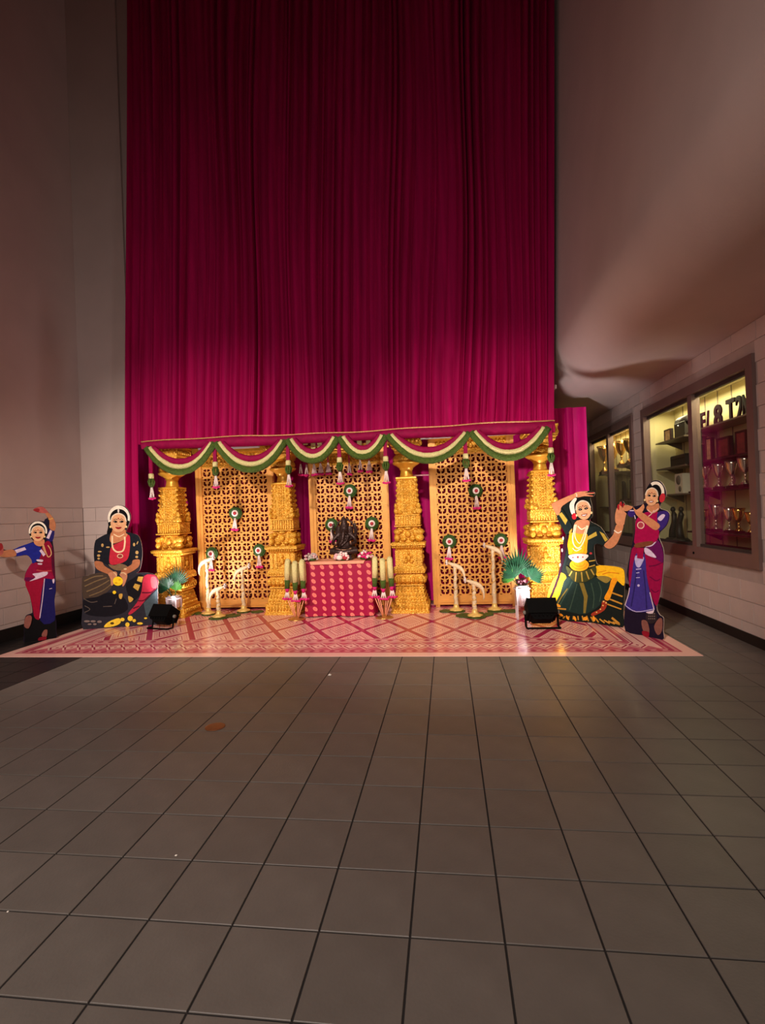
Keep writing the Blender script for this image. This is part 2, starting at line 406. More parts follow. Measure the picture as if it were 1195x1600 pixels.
# ================================================================== CURTAINS
def fold_profile(width, mean, amp, seed):
    r = random.Random(seed); xs = [0.0]; kinds = []
    while xs[-1] < width:
        w = mean*r.uniform(0.45, 1.7); xs.append(xs[-1]+w); kinds.append((amp*r.uniform(0.35, 1.25), r.uniform(0.25, 0.75), r.random()))
    pts = []
    for i in range(len(xs)-1):
        a, pk, q = kinds[i]
        for t in (0.0, 0.06, 0.18, 0.34, 0.5, 0.66, 0.82, 0.94):
            u = t/(2*pk) if t < pk else 0.5+(t-pk)/(2*(1-pk))
            y = -a*(math.sin(PI*u))**(0.75 if q < 0.5 else 1.3)
            pts.append((xs[i]+(xs[i+1]-xs[i])*t, y))
    return [p for p in pts if p[0] <= width]
def curtain(name, x0, x1, y, z0, z1, mean, amp, seed, m, nz=16, slant=0.0, keep=None, drift=0.05):
    pr = fold_profile(x1-x0, mean, amp, seed); r = random.Random(seed+5)
    ph = [(r.uniform(0, 6.28), r.uniform(0.3, 0.9)) for _ in range(6)]
    zs = sorted(set([z0+(z1-z0)*k/nz for k in range(nz+1)] + ([keep] if keep else [])))
    vs = []
    for z in zs:
        for x, d in pr:
            sh = drift*math.sin(z*ph[0][1]+ph[0][0]+x*1.7) + 0.4*drift*math.sin(z*1.3+x*4.1+ph[1][0])
            am = 0.8+0.35*math.sin(z*ph[2][1]+x*6+ph[2][0])
            edge = min(1, x/0.25, (x1-x0-x)/0.25)
            vs.append((x0+x+sh*max(0, edge)+slant*z, y+d*am, z))
    n = len(pr); fs = []
    for i in range(len(zs)-1):
        for k in range(n-1):
            if keep and zs[i] < keep-1e-6 and pr[k][0] > 0.21: continue
            fs.append((i*n+k, i*n+k+1, (i+1)*n+k+1, (i+1)*n+k))
    mb = MB(); mb.add(vs, fs, True); o = mb.build(name, m); return o
cu = curtain('stage_curtain', -4.645, 1.345, YC, 0.02, 9.6, 0.092, 0.115, 3, M['velvet'], 26, slant=0.0372, keep=2.50, drift=0.028)
tag(cu, 'towering crimson velvet curtain hanging in narrow folds above the golden pillars', 'curtain')
bc = curtain('backdrop_drape', -5.3, 2.115, 7.95, 0.01, 2.86, 0.12, 0.035, 9, M['magenta_cloth'], 6, drift=0.02)
tag(bc, 'bright magenta drape behind the golden pillars and lattice screens', 'drape')

# ================================================================== RUG
RX0, RX1, RY0, RY1 = -4.86, 2.235, 4.905, 7.66
def rug_fn(x, y, z):
    # object origin: middle of the front edge
    hw = (RX1-RX0)/2; dep = RY1-RY0
    de = mn_(mn_(hw - ab(x), y), dep - y)              # distance from the edge
    along = x
    p = x*(1/0.27); q = (y-0.62)*(1/0.46)
    s = fr((p+q)*0.5); t = fr((p-q)*0.5)
    a = ab(s-0.5); b = ab(t-0.5); m = mx_(a, b)
    field = de > 0.68
    band = (m > 0.43)*field
    band2 = (m > 0.37)*(m < 0.385)*field
    ring = (m > 0.25)*(m < 0.275)*field
    mot = (cosx((s+t)*37.7)*cosx((s-t)*44.0) > 0.10)*(m < 0.21)*field
    mot2 = (cosx((s+t)*75.0) > 0.2)*(m > 0.29)*(m < 0.355)*field
    # borders
    st = (de > 0.12)*(de < 0.14) + (de > 0.225)*(de < 0.245) + (de > 0.495)*(de < 0.52) + (de > 0.545)*(de < 0.56) + (de > 0.64)*(de < 0.665)
    zig = (ab(de-0.183) - 0.02*cosx(x*60.0) < 0.012)*(de > 0.14)*(de < 0.225) + (ab(de-0.60) - 0.022*cosx(x*48.0) < 0.008)*(de > 0.56)*(de < 0.64)
    wash = (de > 0.14)*(de < 0.225) + (de > 0.56)*(de < 0.64)*0.5
    u = fr(x*(1/0.178)) - 0.5; v = (de-0.37)*(1/0.25)
    dm = ab(u)*0.95 + ab(v)*1.05
    inb = (de > 0.245)*(de < 0.495)
    med = ((dm > 0.36)*(dm < 0.48) + (dm < 0.10))*inb
    tri = (dm > 0.60)*inb
    return (240, 188, 174), [(wash*0.7, (196, 84, 104)), (tri*0.9, (196, 84, 104)), (mn_(st, 1.0), (188, 72, 96)), (mn_(zig, 1.0), (172, 50, 82)), (mn_(med, 1.0), (164, 40, 76)),
        (mot2*0.8, (196, 92, 104)), (mot*0.95, (182, 62, 84)), (ring, (180, 56, 84)), (band2, (214, 120, 124)), (band, (172, 40, 80))]
M['rug'] = printed('printed_rug', rug_fn, 0.22, 0.5)
rugo = MB().box((RX0-(RX0+RX1)/2, 0, 0.0005), (RX1-(RX0+RX1)/2, RY1-RY0, 0.005), 0.002).build('floor_rug', M['rug'])
rugo.location = ((RX0+RX1)/2, RY0, 0.0)
tag(rugo, 'wide glossy printed floor rug in salmon and pink diamonds under the golden stage set', 'rug')
RZ = 0.0055

# ================================================================== PILLARS
def ring_faces(fn):
    # run fn(mb, R) for the four faces
    for k in range(4): yield Matrix.Rotation(k*PI/2, 3, 'Z')
def orn(mb, items, R):
    for c, r in items:
        q = R @ Vector(c); r = (r[0], r[1]*1.7, r[2]); rr = (r[0], r[1], r[2]) if abs(R[0][0]) > 0.5 else (r[1], r[0], r[2])
        mb.ell(q, rr, 6, 4)
def make_pillar():
    P = {}
    a = MB().sq([(0.262,0),(0.262,0.03),(0.25,0.035),(0.238,0.135),(0.248,0.14),(0.248,0.152),(0.215,0.153),(0.215,0.16)])
    for R in ring_faces(0): orn(a, [((x, -0.245, 0.085), (0.017, 0.014, 0.042)) for x in np.linspace(-0.2, 0.2, 10)], R)
    P['plinth'] = a
    a = MB().sq([(0.222,0.155),(0.176,0.36)])
    for R in ring_faces(0):
        for z, n in ((0.19, 10), (0.245, 9), (0.30, 8), (0.34, 8)):
            w = 0.222-(z-0.155)*0.224
            orn(a, [((x, -w, z), (0.017, 0.013, 0.02)) for x in np.linspace(-w+0.03, w-0.03, n)], R)
    P['sloped_base'] = a
    a = MB().sq([(0.16,0.355),(0.16,0.37),(0.195,0.372),(0.195,0.39),(0.172,0.395),(0.207,0.43),(0.207,0.48),(0.175,0.53),(0.175,0.54),(0.216,0.545),(0.214,0.60),(0.205,0.625),(0.19,0.645)])
    for R in ring_faces(0):
        orn(a, [((x, -0.205, 0.45), (0.022, 0.02, 0.05)) for x in np.linspace(-0.175, 0.175, 7)], R)
        orn(a, [((x, -0.214, 0.572), (0.016, 0.01, 0.02)) for x in np.linspace(-0.19, 0.19, 11)], R)
    P['lotus_tier'] = a
    a = MB().sq([(0.165,0.64),(0.165,0.87)])
    for R in ring_faces(0):
        for x in (-0.155, -0.095, 0.095, 0.155):
            b = MB().box((x-0.018, -0.186, 0.65), (x+0.018, -0.15, 0.86)); b.xf(R); a.add(b.v, b.f)
        orn(a, [((0,-0.168,0.75),(0.035,0.025,0.05)), ((0,-0.172,0.82),(0.022,0.022,0.025)), ((-0.04,-0.168,0.70),(0.03,0.02,0.022)), ((0.04,-0.168,0.70),(0.03,0.02,0.022)), ((-0.045,-0.165,0.77),(0.012,0.012,0.035)), ((0.045,-0.165,0.77),(0.012,0.012,0.035))], R)
    P['niche_block'] = a
    a = MB().sq([(0.17,0.865),(0.20,0.90),(0.20,0.915),(0.232,0.925),(0.236,0.955),(0.225,0.968),(0.18,0.972)])
    for R in ring_faces(0): orn(a, [((x, -0.21, 0.905), (0.013, 0.014, 0.018)) for x in np.linspace(-0.18, 0.18, 12)], R)
    P['ledge'] = a
    a = MB().sq([(0.135,0.97),(0.135,1.19)])
    for R in ring_faces(0):   # crouching lions at the corners, arch between
        orn(a, [((-0.15,-0.15,1.03),(0.045,0.045,0.06)), ((-0.145,-0.15,1.11),(0.05,0.05,0.045)), ((-0.10,-0.15,1.13),(0.04,0.03,0.03)), ((-0.06,-0.15,1.01),(0.05,0.025,0.028)), ((0.06,-0.15,1.01),(0.05,0.025,0.028)), ((0,-0.148,1.08),(0.045,0.022,0.05)), ((0.10,-0.15,1.10),(0.035,0.028,0.05)), ((0,-0.145,1.16),(0.07,0.02,0.02))], R)
    P['lion_block'] = a
    a = MB().sq([(0.15,1.18),(0.18,1.185),(0.18,1.20),(0.148,1.205),(0.150,1.33),(0.168,1.335),(0.168,1.352),(0.15,1.356)])
    for R in ring_faces(0):
        for x in np.linspace(-0.135, 0.135, 9):
            b = MB().box((x-0.009, -0.172, 1.21), (x+0.009, -0.14, 1.33)); b.xf(R); a.add(b.v, b.f)
    P['fluted_band'] = a
    a = MB().sq([(0.146,1.35),(0.142,1.45),(0.122,1.845)])
    for R in ring_faces(0):
        for k in range(13):
            z = 1.39+k*0.036; w = 0.146-(z-1.35)*0.048
            orn(a, [((0,-w,z),(0.014,0.012,0.017)), ((-0.032,-w,z+0.008),(0.018,0.01,0.012)), ((0.032,-w,z+0.008),(0.018,0.01,0.012))], R)
            if k % 2 == 0: orn(a, [((-w,-w,z+0.01),(0.022,0.022,0.024)), ((-w+0.05,-w,z),(0.014,0.012,0.02)), ((w-0.05,-w,z),(0.014,0.012,0.02))], R)
        orn(a, [((-0.15,-0.15,1.40),(0.035,0.035,0.05)), ((-0.155,-0.155,1.47),(0.022,0.022,0.045)), ((-0.10,-0.15,1.385),(0.04,0.02,0.03)), ((0.10,-0.15,1.385),(0.04,0.02,0.03))], R)
    P['shaft'] = a
    P['shaft_collar'] = MB().sq([(0.125,1.84),(0.142,1.85),(0.142,1.87),(0.10,1.878)])
    P['neck'] = MB().lathe([(0.10,1.875),(0.092,1.90),(0.082,1.95),(0.082,1.975),(0.095,1.982),(0.095,2.0),(0.105,2.008),(0.13,2.03),(0.175,2.055),(0.19,2.068),(0.19,2.085),(0.17,2.092)], 28)
    P['cushion'] = MB().lathe([(0.165,2.09),(0.18,2.12),(0.17,2.16),(0.145,2.19),(0.13,2.20)], 20, wob=lambda t, z: 1+0.05*math.cos(12*t))
    a = MB().sq([(0.125,2.195),(0.15,2.21),(0.15,2.24),(0.185,2.275),(0.185,2.30),(0.205,2.315),(0.205,2.43),(0.215,2.44),(0.215,2.47)])
    for R in ring_faces(0):
        orn(a, [((x, -0.205, 2.37), (0.024, 0.014, 0.035)) for x in np.linspace(-0.165, 0.165, 7)], R)
    P['capital'] = a
    root = thing('golden_pillar', '', 'pillar')
    plain = {'neck', 'shaft_collar'}
    for k, mb in P.items(): mb.build(k, M['gold_plain'] if k in plain else M['gold'], root)
    return root
pil = make_pillar()
PL = [(-3.99, 7.08, 'carved golden pillar rising between the seated dancer cutout and a lattice screen', 1.0),
      (-2.345, 7.21, 'carved golden pillar between two lattice screens, on the lily-pad side of the small table nearer the seated dancer cutout', 1.0),
      (-0.545, 7.21, 'carved golden pillar whose whole base shows, between the covered table and a lattice screen', 1.0),
      (1.27, 7.12, 'carved golden pillar behind the dancer cutout in yellow and black', 1.0)]
PL[1] = (-2.345, 7.21, 'carved golden pillar between the covered table and the screen nearest the seated cutout', 1.0)
for i, (x, y, lab, s) in enumerate(PL):
    o = pil if i == 0 else copy_tree(pil)
    o.location = (x, y, RZ); tag(o, lab, 'pillar', 'golden pillars of the stage set')

# ================================================================== LATTICE SCREENS
def lattice_cell(n=18):
    def f(u, v):
        sqd = (abs(u)**3.2+abs(v+0.02)**3.2)**(1/3.2)
        solid = sqd - 0.405                       # >0 : outside the hole
        def seg(ax, ay, bx, by, w):
            dx, dy = bx-ax, by-ay; t = max(0, min(1, ((u-ax)*dx+(v-ay)*dy)/(dx*dx+dy*dy)))
            return w - math.hypot(u-ax-t*dx, v-ay-t*dy)
        solid = max(solid, 0.052-abs(u))
        for sg in (-1, 1):
            solid = max(solid, seg(0, -0.02, sg*0.40, 0.17, 0.05), seg(0, -0.1, sg*0.15, -0.12, 0.055))
        solid = max(solid, 0.115-math.hypot(u, (v+0.02)*0.8))
        # small dart holes at the corners between four motifs
        du = 0.5-abs(u); dv = (0.5-abs(v))*(1 if v < 0 else -1)   # height above the cell line
        h = min(dv+0.07, 0.075-dv, (0.035+(dv+0.07)*0.75)-du)
        return min(solid, -h)
    g = [[f(-0.5+i/n, -0.5+j/n) for j in range(n+1)] for i in range(n+1)]
    vid = {}; V = []; Fc = []
    def vert(p):
        k = (round(p[0], 5), round(p[1], 5))
        if k not in vid: vid[k] = len(V); V.append(k)
        return vid[k]
    for i in range(n):
        for j in range(n):
            cs = [(i, j), (i+1, j), (i+1, j+1), (i, j+1)]; poly = []
            for a in range(4):
                p, q = cs[a], cs[(a+1) % 4]; fp, fq = g[p[0]][p[1]], g[q[0]][q[1]]
                if fp > 0: poly.append(vert((-0.5+p[0]/n, -0.5+p[1]/n)))
                if (fp > 0) != (fq > 0):
                    t = fp/(fp-fq); poly.append(vert((-0.5+(p[0]+(q[0]-p[0])*t)/n, -0.5+(p[1]+(q[1]-p[1])*t)/n)))
            poly = [v for k, v in enumerate(poly) if v != poly[k-1]]
            if len(poly) >= 3: Fc.append(poly)
    E = {}
    for p in Fc:
        for k in range(len(p)):
            e = (p[k], p[(k+1) % len(p)]); E[e] = 1
    bd = [e for e in E if (e[1], e[0]) not in E and not any(abs(abs(V[e[0]][c])-0.5) < 1e-6 and abs(V[e[1]][c]-V[e[0]][c]) < 1e-9 for c in (0, 1))]
    return V, Fc, bd
LC = lattice_cell()
def screen(name, label, x0, x1, Y, z0, z1, cols, rows, bottom):
    w = x1-x0; h = z1-z0; cx = (x0+x1)/2
    root = thing(name, label, 'screen', (cx, Y, RZ), 0, 'golden lattice screens')
    fw = 0.10; th = 0.04
    iw = w-2*fw; cw = iw/cols; zb = z0+bottom; ch = (z1-0.30-zb)/rows
    V, Fc, bd = LC; mb = MB(); n = len(V)
    for i in range(cols):
        for j in range(rows):
            ox, oz = -iw/2+(i+0.5)*cw, zb+(j+0.5)*ch
            vs = [(ox+a*cw, -0.012, oz+b*ch) for a, b in V] + [(ox+a*cw, 0.012, oz+b*ch) for a, b in V]
            mb.add(vs, Fc + [[p+n for p in f[::-1]] for f in Fc] + [[e[1], e[0], e[0]+n, e[1]+n] for e in bd])
    mb.build('lattice', M['gold_screen'], root)
    MB().box((-iw/2-0.02, 0.03, zb-0.02), (iw/2+0.02, 0.035, z1-0.1)).build('hole_shade_sheet', M['hole_shade'], root)  # added dark sheet that stands in for shade in the lattice holes
    for s in (-1, 1):
        a = MB(); xa, xb = sorted((s*w/2, s*(w/2-fw)))
        a.box((xa, -th, z0), (xb, th, z1)); xm = s*(w/2-fw*0.36)
        a.box((xm-0.02, -th-0.014, z0), (xm+0.02, -th, z1)); a.build('stile', M['gold_screen'], root)
        MB().box((s*(w/2-0.06)-0.03, -0.03, 0), (s*(w/2-0.06)+0.03, 0.03, z0)).build('foot', M['gold_screen'], root)
    a = MB().box((-w/2+fw, -th+0.002, z0), (w/2-fw, th-0.002, zb)); a.box((-w/2+fw, -th-0.012, z0+0.03), (w/2-fw, -th, z0+bottom*0.45)); a.build('bottom_rail', M['gold_screen'], root)
    a = MB().box((-w/2+fw, -0.02, z1-0.30), (w/2-fw, 0.02, z1-0.08))
    for i in range(9):
        x = -iw/2+iw*(i+0.5)/9
        for k, (dx, dz, r) in enumerate(((0,0,0.035),(0.03,0.045,0.022),(-0.03,0.045,0.022),(0.03,-0.045,0.022),(-0.03,-0.045,0.022))): a.ell((x+dx, -0.022, z1-0.19+dz), (r, 0.016, r), 6, 4)
    a.build('carved_header', M['gold'], root)
    MB().box((-w/2-0.03, -th-0.02, z1-0.08), (w/2+0.03, th, z1)).build('cornice', M['gold_plain'], root)
    return root
YS = 7.45
screen('lattice_screen', 'golden lattice screen between the pillar at the seated dancer cutout and the covered table', -3.80, -2.56, YS, 0.035, 2.47, 7, 14, 0.12)
screen('lattice_screen', 'golden lattice screen standing behind the dark statue and the covered table', -2.03, -0.835, YS+0.02, 0.035, 2.42, 7, 14, 0.10)
screen('lattice_screen', 'golden lattice screen closest to the dancer cutout in yellow and black', -0.235, 0.968, YS-0.02, 0.035, 2.50, 7, 14, 0.13)

# ================================================================== VALANCE, SWAGS, DROPS
YV = 6.72
A, B = on_y(222, 692, YV), on_y(866, 659, YV)
vr = thing('valance', 'crimson velvet valance band with a thin gold edge along the foot of the tall curtain', 'valance', (A.x, YV, A.z))
n = 60; top = []; bot = []
for k in range(n+1):
    t = k/n; x = (B.x-A.x)*t; zz = (B.z-A.z)*t
    zt = 0.012*math.sin(t*9)+0.006*math.sin(t*31)+0.006
    top.append((x, zt+zz)); bot.append((x, -0.125-0.01*math.sin(t*7+1)+zz+0.045*(1-min(1, t*3))))
mb = MB(); vs = []
for (xt, zt), (xb, zb) in zip(top, bot):
    wv = 0.008*math.sin(xt*23)
    vs += [(xt, -0.02+wv, zt), (xt, -0.035+wv, (zt+zb)/2), (xb, -0.02+wv, zb), (xb, 0.03, zb), (xt, 0.03, zt)]
fs = [(i*5+k, i*5+(k+1) % 5, (i+1)*5+(k+1) % 5, (i+1)*5+k) for i in range(n) for k in range(5)] + [(0,1,2,3,4), tuple(n*5+k for k in (4,3,2,1,0))]
mb.add(vs, fs, True); mb.build('velvet_band', M['valance'], vr)
MB().tube([(x, -0.024, z+0.004) for x, z in top], 0.009, 6, flat=0.6).build('gold_edge', M['gold_trim'], vr)
MB().tube([(0, 0.02, -0.05), (B.x-A.x, 0.02, B.z-A.z-0.05)], 0.02, 8).build('carrying_pipe', M['silver'], vr)

def swag(pa, pb, sag, label):
    A, B = on_y(*pa, YV-0.06), on_y(*pb, YV-0.06); o = A.copy()
    root = thing('swag', label, 'garland', o, 0, 'garland swags under the valance')
    B = B-A; k = 26
    def curve(off, s, yo, dx0):
        pts = []
        for i in range(k+1):
            t = i/k; u = 2*t-1
            x = dx0+(B.x-2*dx0)*t; z = B.z*t - s*(1-abs(u)**2.1) + off*0
            pts.append((x, yo, z))
        return pts
    MB().tube(curve(0, sag*0.60, 0.012, 0.085), 0.044, 8, flat=0.55, jit=0.05).build('crimson_roll', M['valance'], root)
    MB().tube(curve(0, sag*0.80, -0.005, 0.045), 0.036, 8, flat=0.8, jit=0.07).build('cream_strand', M['cream'], root)
    MB().tube(curve(0, sag*1.0, -0.012, 0.0), 0.042, 9, flat=0.8, jit=0.10).build('green_strand', M['green'], root)
SW = [((229,700),(336,692),0.37,'garland swag in front of the pillar beside the seated dancer cutout'),
      ((337,692),(447,688),0.385,'garland swag across the screen nearest the seated dancer cutout'),
      ((449,687),(528,683),0.30,'narrow garland swag with cream strips behind it, on the near side of the statue to the seated cutout'),
      ((530,683),(603,680),0.275,'narrower garland swag in front of the screen behind the statue, next to the pillar with a bare base'),
      ((605,680),(733,676),0.35,'wide garland swag across the pillar with the bare base and the screen beside it'),
      ((735,675),(856,668),0.36,'garland swag at the curtain side by the dancer cutout in yellow and black')]
SW[2] = (*SW[2][:3], 'narrow garland swag above the table half nearer the seated cutout')
SW[3] = (*SW[3][:3], 'narrow garland swag above the table half nearer the bare-based pillar')
for s in SW: swag(*s)

def make_drop():
    root = thing('tassel_drop', '', 'tassel', (0,0,0), 0, 'tassel drops between the swags')
    a = MB(); a.box((-0.024, -0.012, -0.30), (0.024, 0.012, 0.0)); a.build('velvet_ribbon', M['valance'], root)
    a = MB().lathe([(0.03,-0.375),(0.036,-0.37),(0.036,-0.31),(0.028,-0.30)], 10); a.build('cream_cap', M['cream'], root)
    a = MB()
    for k in range(8):
        an = 2*PI*k/8; a.tube([(0.02*math.cos(an),0.02*math.sin(an),-0.37),(0.042*math.cos(an),0.042*math.sin(an),-0.42),(0.03*math.cos(an),0.03*math.sin(an),-0.47),(0.008*math.cos(an),0.008*math.sin(an),-0.50)],0.011,5,jit=0.2)
    a.build('leaf_knot', M['green'], root)
    a = MB()
    for x in (-0.028, 0, 0.026): a.tube([(x*0.2, 0, -0.49), (x*0.7, 0.004, -0.58), (x, 0, -0.66)], 0.009, 5, jit=0.15)
    a.build('white_strings', M['string'], root)
    a = MB()
    for k in range(5): a.ell((-0.04+0.02*k, rnd.uniform(-0.01,0.01), -0.675+rnd.uniform(-0.008,0.008)), (0.017,0.017,0.016), 7, 5)
    a.build('pink_flowers', M['pink'], root)
    return root
drop = make_drop()
DR = [(235, 712, 0.60, 'short tassel drop against the magenta drape by the pillar at the seated cutout'),
      (335, 693, 1.0, 'tassel drop over the edge of the screen nearest the seated dancer cutout'),
      (449, 690, 1.0, 'tassel drop in front of the pillar between table and seated cutout side screen'),
      (529, 685, 1.0, 'tassel drop in front of the screen behind the statue'),
      (601, 683, 1.0, 'tassel drop beside the pillar with the bare base'),
      (726, 678, 1.0, 'tassel drop in front of the screen by the yellow and black dancer cutout'),
      (859, 668, 1.0, 'tassel drop at the valance end beside the magenta drape')]
for i, (px, py, s, lab) in enumerate(DR):
    o = drop if i == 0 else copy_tree(drop)
    o.location = on_y(px, py-3, YV-0.045); tag(o, lab)
    o.scale = (1, 1, 0.93)

# hanging flower strings behind the two narrow swags
def hang(px, py_end, strip, lab, wide=False):
    P = on_y(px, py_end, 7.32); ztop = 2.53
    root = thing('flower_string', lab, 'garland', (P.x, 7.32, P.z), 0, 'flower strings hanging in front of the screen behind the statue')
    h = ztop-P.z
    if strip: MB().box((-0.032, -0.012, h-strip), (0.032, 0.012, h)).build('cream_strip', M['cream'], root)
    MB().tube([(0,0,0.12),(0,0,h-strip)], 0.008, 6).build('cord', M['valance'], root)
    a = MB()
    for x in ((-0.03, -0.01, 0.012, 0.034) if wide else (-0.018, 0.018)): a.tube([(0,0,0.16),(x*0.6,0.004,0.09),(x,0,0.02)], 0.010, 5, jit=0.12)
    a.build('white_strings', M['string'], root)
    a = MB(); nn = 5 if wide else 4
    for k in range(nn): a.ell(((k-(nn-1)/2)*0.018, rnd.uniform(-0.01,0.01), rnd.uniform(-0.008,0.008)), (0.019,0.018,0.018), 7, 5)
    a.build('pink_flowers', M['pink'], root)
for px, py, st, wd_ in ((470,742,0.12,False),(479,743,0.10,False),(491,742,0.25,True),(501,741,0.22,True),(513,740,0.15,True),(546,741,0.0,False),(563,736,0.28,False),(577,737,0.25,True)):
    hang(px, py, st, 'string of white flowers with pink ends hanging before the screen behind the statue', wd_)

# ================================================================== ROSETTES
def make_rosette():
    root = thing('rosette', '', 'rosette', (0,0,0), 0, 'leaf rosettes on the lattice screens')
    a = MB()
    a.lathe([(0.02,-0.02),(0.07,-0.02),(0.088,0.0),(0.075,0.025),(0.02,0.03)], 22).xf(Matrix.Rotation(PI/2, 3, 'X'))
    for k in range(26):
        an = 2*PI*k/26; r = 0.084
        for r, y in ((0.086, 0.0), (0.066, -0.018)): a.ell((r*math.cos(an+y*9), y+rnd.uniform(-.004,.004), r*math.sin(an+y*9)), (0.018,0.012,0.014), 6, 4)
    a.build('leaf_wreath', M['leaf'], root)
    MB().lathe([(0.01,0.0),(0.046,0.0),(0.05,0.006),(0.046,0.014),(0.01,0.016)], 24).xf(Matrix.Rotation(PI/2, 3, 'X'), (0,-0.03,0)).build('white_ring', M['white'], root)
    MB().lathe([(0.004,0.0),(0.024,0.0),(0.026,0.008),(0.018,0.018),(0.004,0.02)], 16).xf(Matrix.Rotation(PI/2, 3, 'X'), (0,-0.04,0)).build('red_centre', M['red'], root)
    a = MB()
    for x in (-0.028, 0.0, 0.028): a.tube([(x*0.15,-0.022,-0.07),(x*0.6,-0.02,-0.15),(x,-0.018,-0.235)], 0.0105, 6, jit=0.1)
    a.build('white_strings', M['string'], root)
    a = MB()
    for k in range(6): a.ell(((k-2.5)*0.018, -0.018+rnd.uniform(-0.01,0.01), -0.25+rnd.uniform(-0.008,0.01)), (0.018,0.018,0.018), 7, 5)
    a.build('pink_flowers', M['pink'], root)
    return root
ros = make_rosette()
scr = ['the screen nearest the seated cutout', 'the screen behind the statue', 'the screen by the yellow-clad cutout']
RS = [(368,802,0),(331,865,0),(405,860,0),(547,767,1),(518,820,1),(581,818,1),(743,767,2),(702,846,2),(782,844,2)]
for i, (px, py, s) in enumerate(RS):
    o = ros if i == 0 else copy_tree(ros)
    o.location = on_y(px, py, YS-0.075)
    tag(o, 'highest green rosette hung on '+scr[s] if i % 3 == 0 else {1: 'lower green rosette partly behind the tall ivory post near the seated cutout', 2: 'lower green rosette at the pillar edge of the screen nearest the seated cutout', 4: 'lower green rosette beside the statue, on the seated cutout side', 5: 'lower green rosette beside the statue, on the bare-based pillar side', 7: 'lower green rosette above the medium ivory post near the bare-based pillar', 8: 'lower green rosette above the tallest ivory post'}[i])
    o.rotation_euler = (0, rnd.uniform(-0.08, 0.08), rnd.uniform(-0.15, 0.15))

# ================================================================== TABLE, STATUE, FLOWERS
TXC, TYF, TH = -1.50, 6.80, 0.745
tw, td = 0.93, 0.46
tb = thing('covered_table', 'small table covered with a magenta cloth with golden dots', 'table', (TXC, TYF+td/2, RZ))
def dots(x, y, z):
    u = (x+y*0.0+0.03*z)*(1/0.128); col = X.op('FLOOR', u); par = fr(col*0.5)      # 0 or .5
    v = (z+0.045*u)*(1/0.094) + par
    du = (fr(u)-0.5)*0.128; dv = (fr(v)-0.5)*0.094
    d = X.op('SQRT', du*du+dv*dv)
    return (158, 0, 58), [((d < 0.029), (238, 128, 112)), ((d > 0.010)*(d < 0.014), (214, 84, 96))]
M['dots'] = printed('dotted_cloth', dots, 0.55, 0.3)
def cloth_rim(z, fl):
    pts = []; N4 = 96
    for k in range(N4):
        t = k/N4*4; s = int(t); u = t-s; hx, hy = tw/2, td/2
        c = [(-hx,-hy),(hx,-hy),(hx,hy),(-hx,hy)]; a, b = c[s], c[(s+1) % 4]
        x, y = a[0]+(b[0]-a[0])*u, a[1]+(b[1]-a[1])*u
        w = fl*(0.012*math.sin(k*0.9)+0.010*math.sin(k*0.37+1)+0.012); nx, ny = [(0,-1),(1,0),(0,1),(-1,0)][s]
        pts.append((x+nx*w, y+ny*w, z))
    return pts
mb = MB(); vs = []; levels = [(TH, 0), (TH-0.012, 0.15), (TH-0.1, 0.4), (TH*0.6, 0.7), (TH*0.3, 1.0), (0.012, 1.25)]
for z, fl in levels: vs += cloth_rim(z, fl)
N4 = 96
fs = [(i*N4+(k+1) % N4, i*N4+k, (i+1)*N4+k, (i+1)*N4+(k+1) % N4) for i in range(len(levels)-1) for k in range(N4)] + [tuple(range(N4))]
mb.add(vs, fs); clo = mb.build('tablecloth', M['dots'], tb); clo['label'] = 'magenta cloth with golden dots'
MB().box((-tw/2+0.01, -td/2+0.01, TH-0.03), (tw/2-0.01, td/2-0.01, TH-0.004)).build('table_top', M['shelf'], tb)
for sx in (-1, 1):
    for sy in (-1, 1): MB().box((sx*(tw/2-0.05)-0.02, sy*(td/2-0.05)-0.02, 0), (sx*(tw/2-0.05)+0.02, sy*(td/2-0.05)+0.02, TH-0.03)).build('leg', M['shelf'], tb)
rn = MB().box((-0.39, -0.245, 0.0), (0.37, 0.20, 0.008)); rn.prism([(-0.39, 0.008), (-0.375, -0.032), (0.355, -0.030), (0.37, 0.008)], -0.252, -0.244)
ro = rn.build('table_runner', M['runner']); ro.location = (TXC+0.01, TYF+td/2, RZ+TH+0.001); tag(ro, 'peach runner lying on top of the dotted magenta tablecloth', 'runner')
ZTB = RZ+TH+0.0095

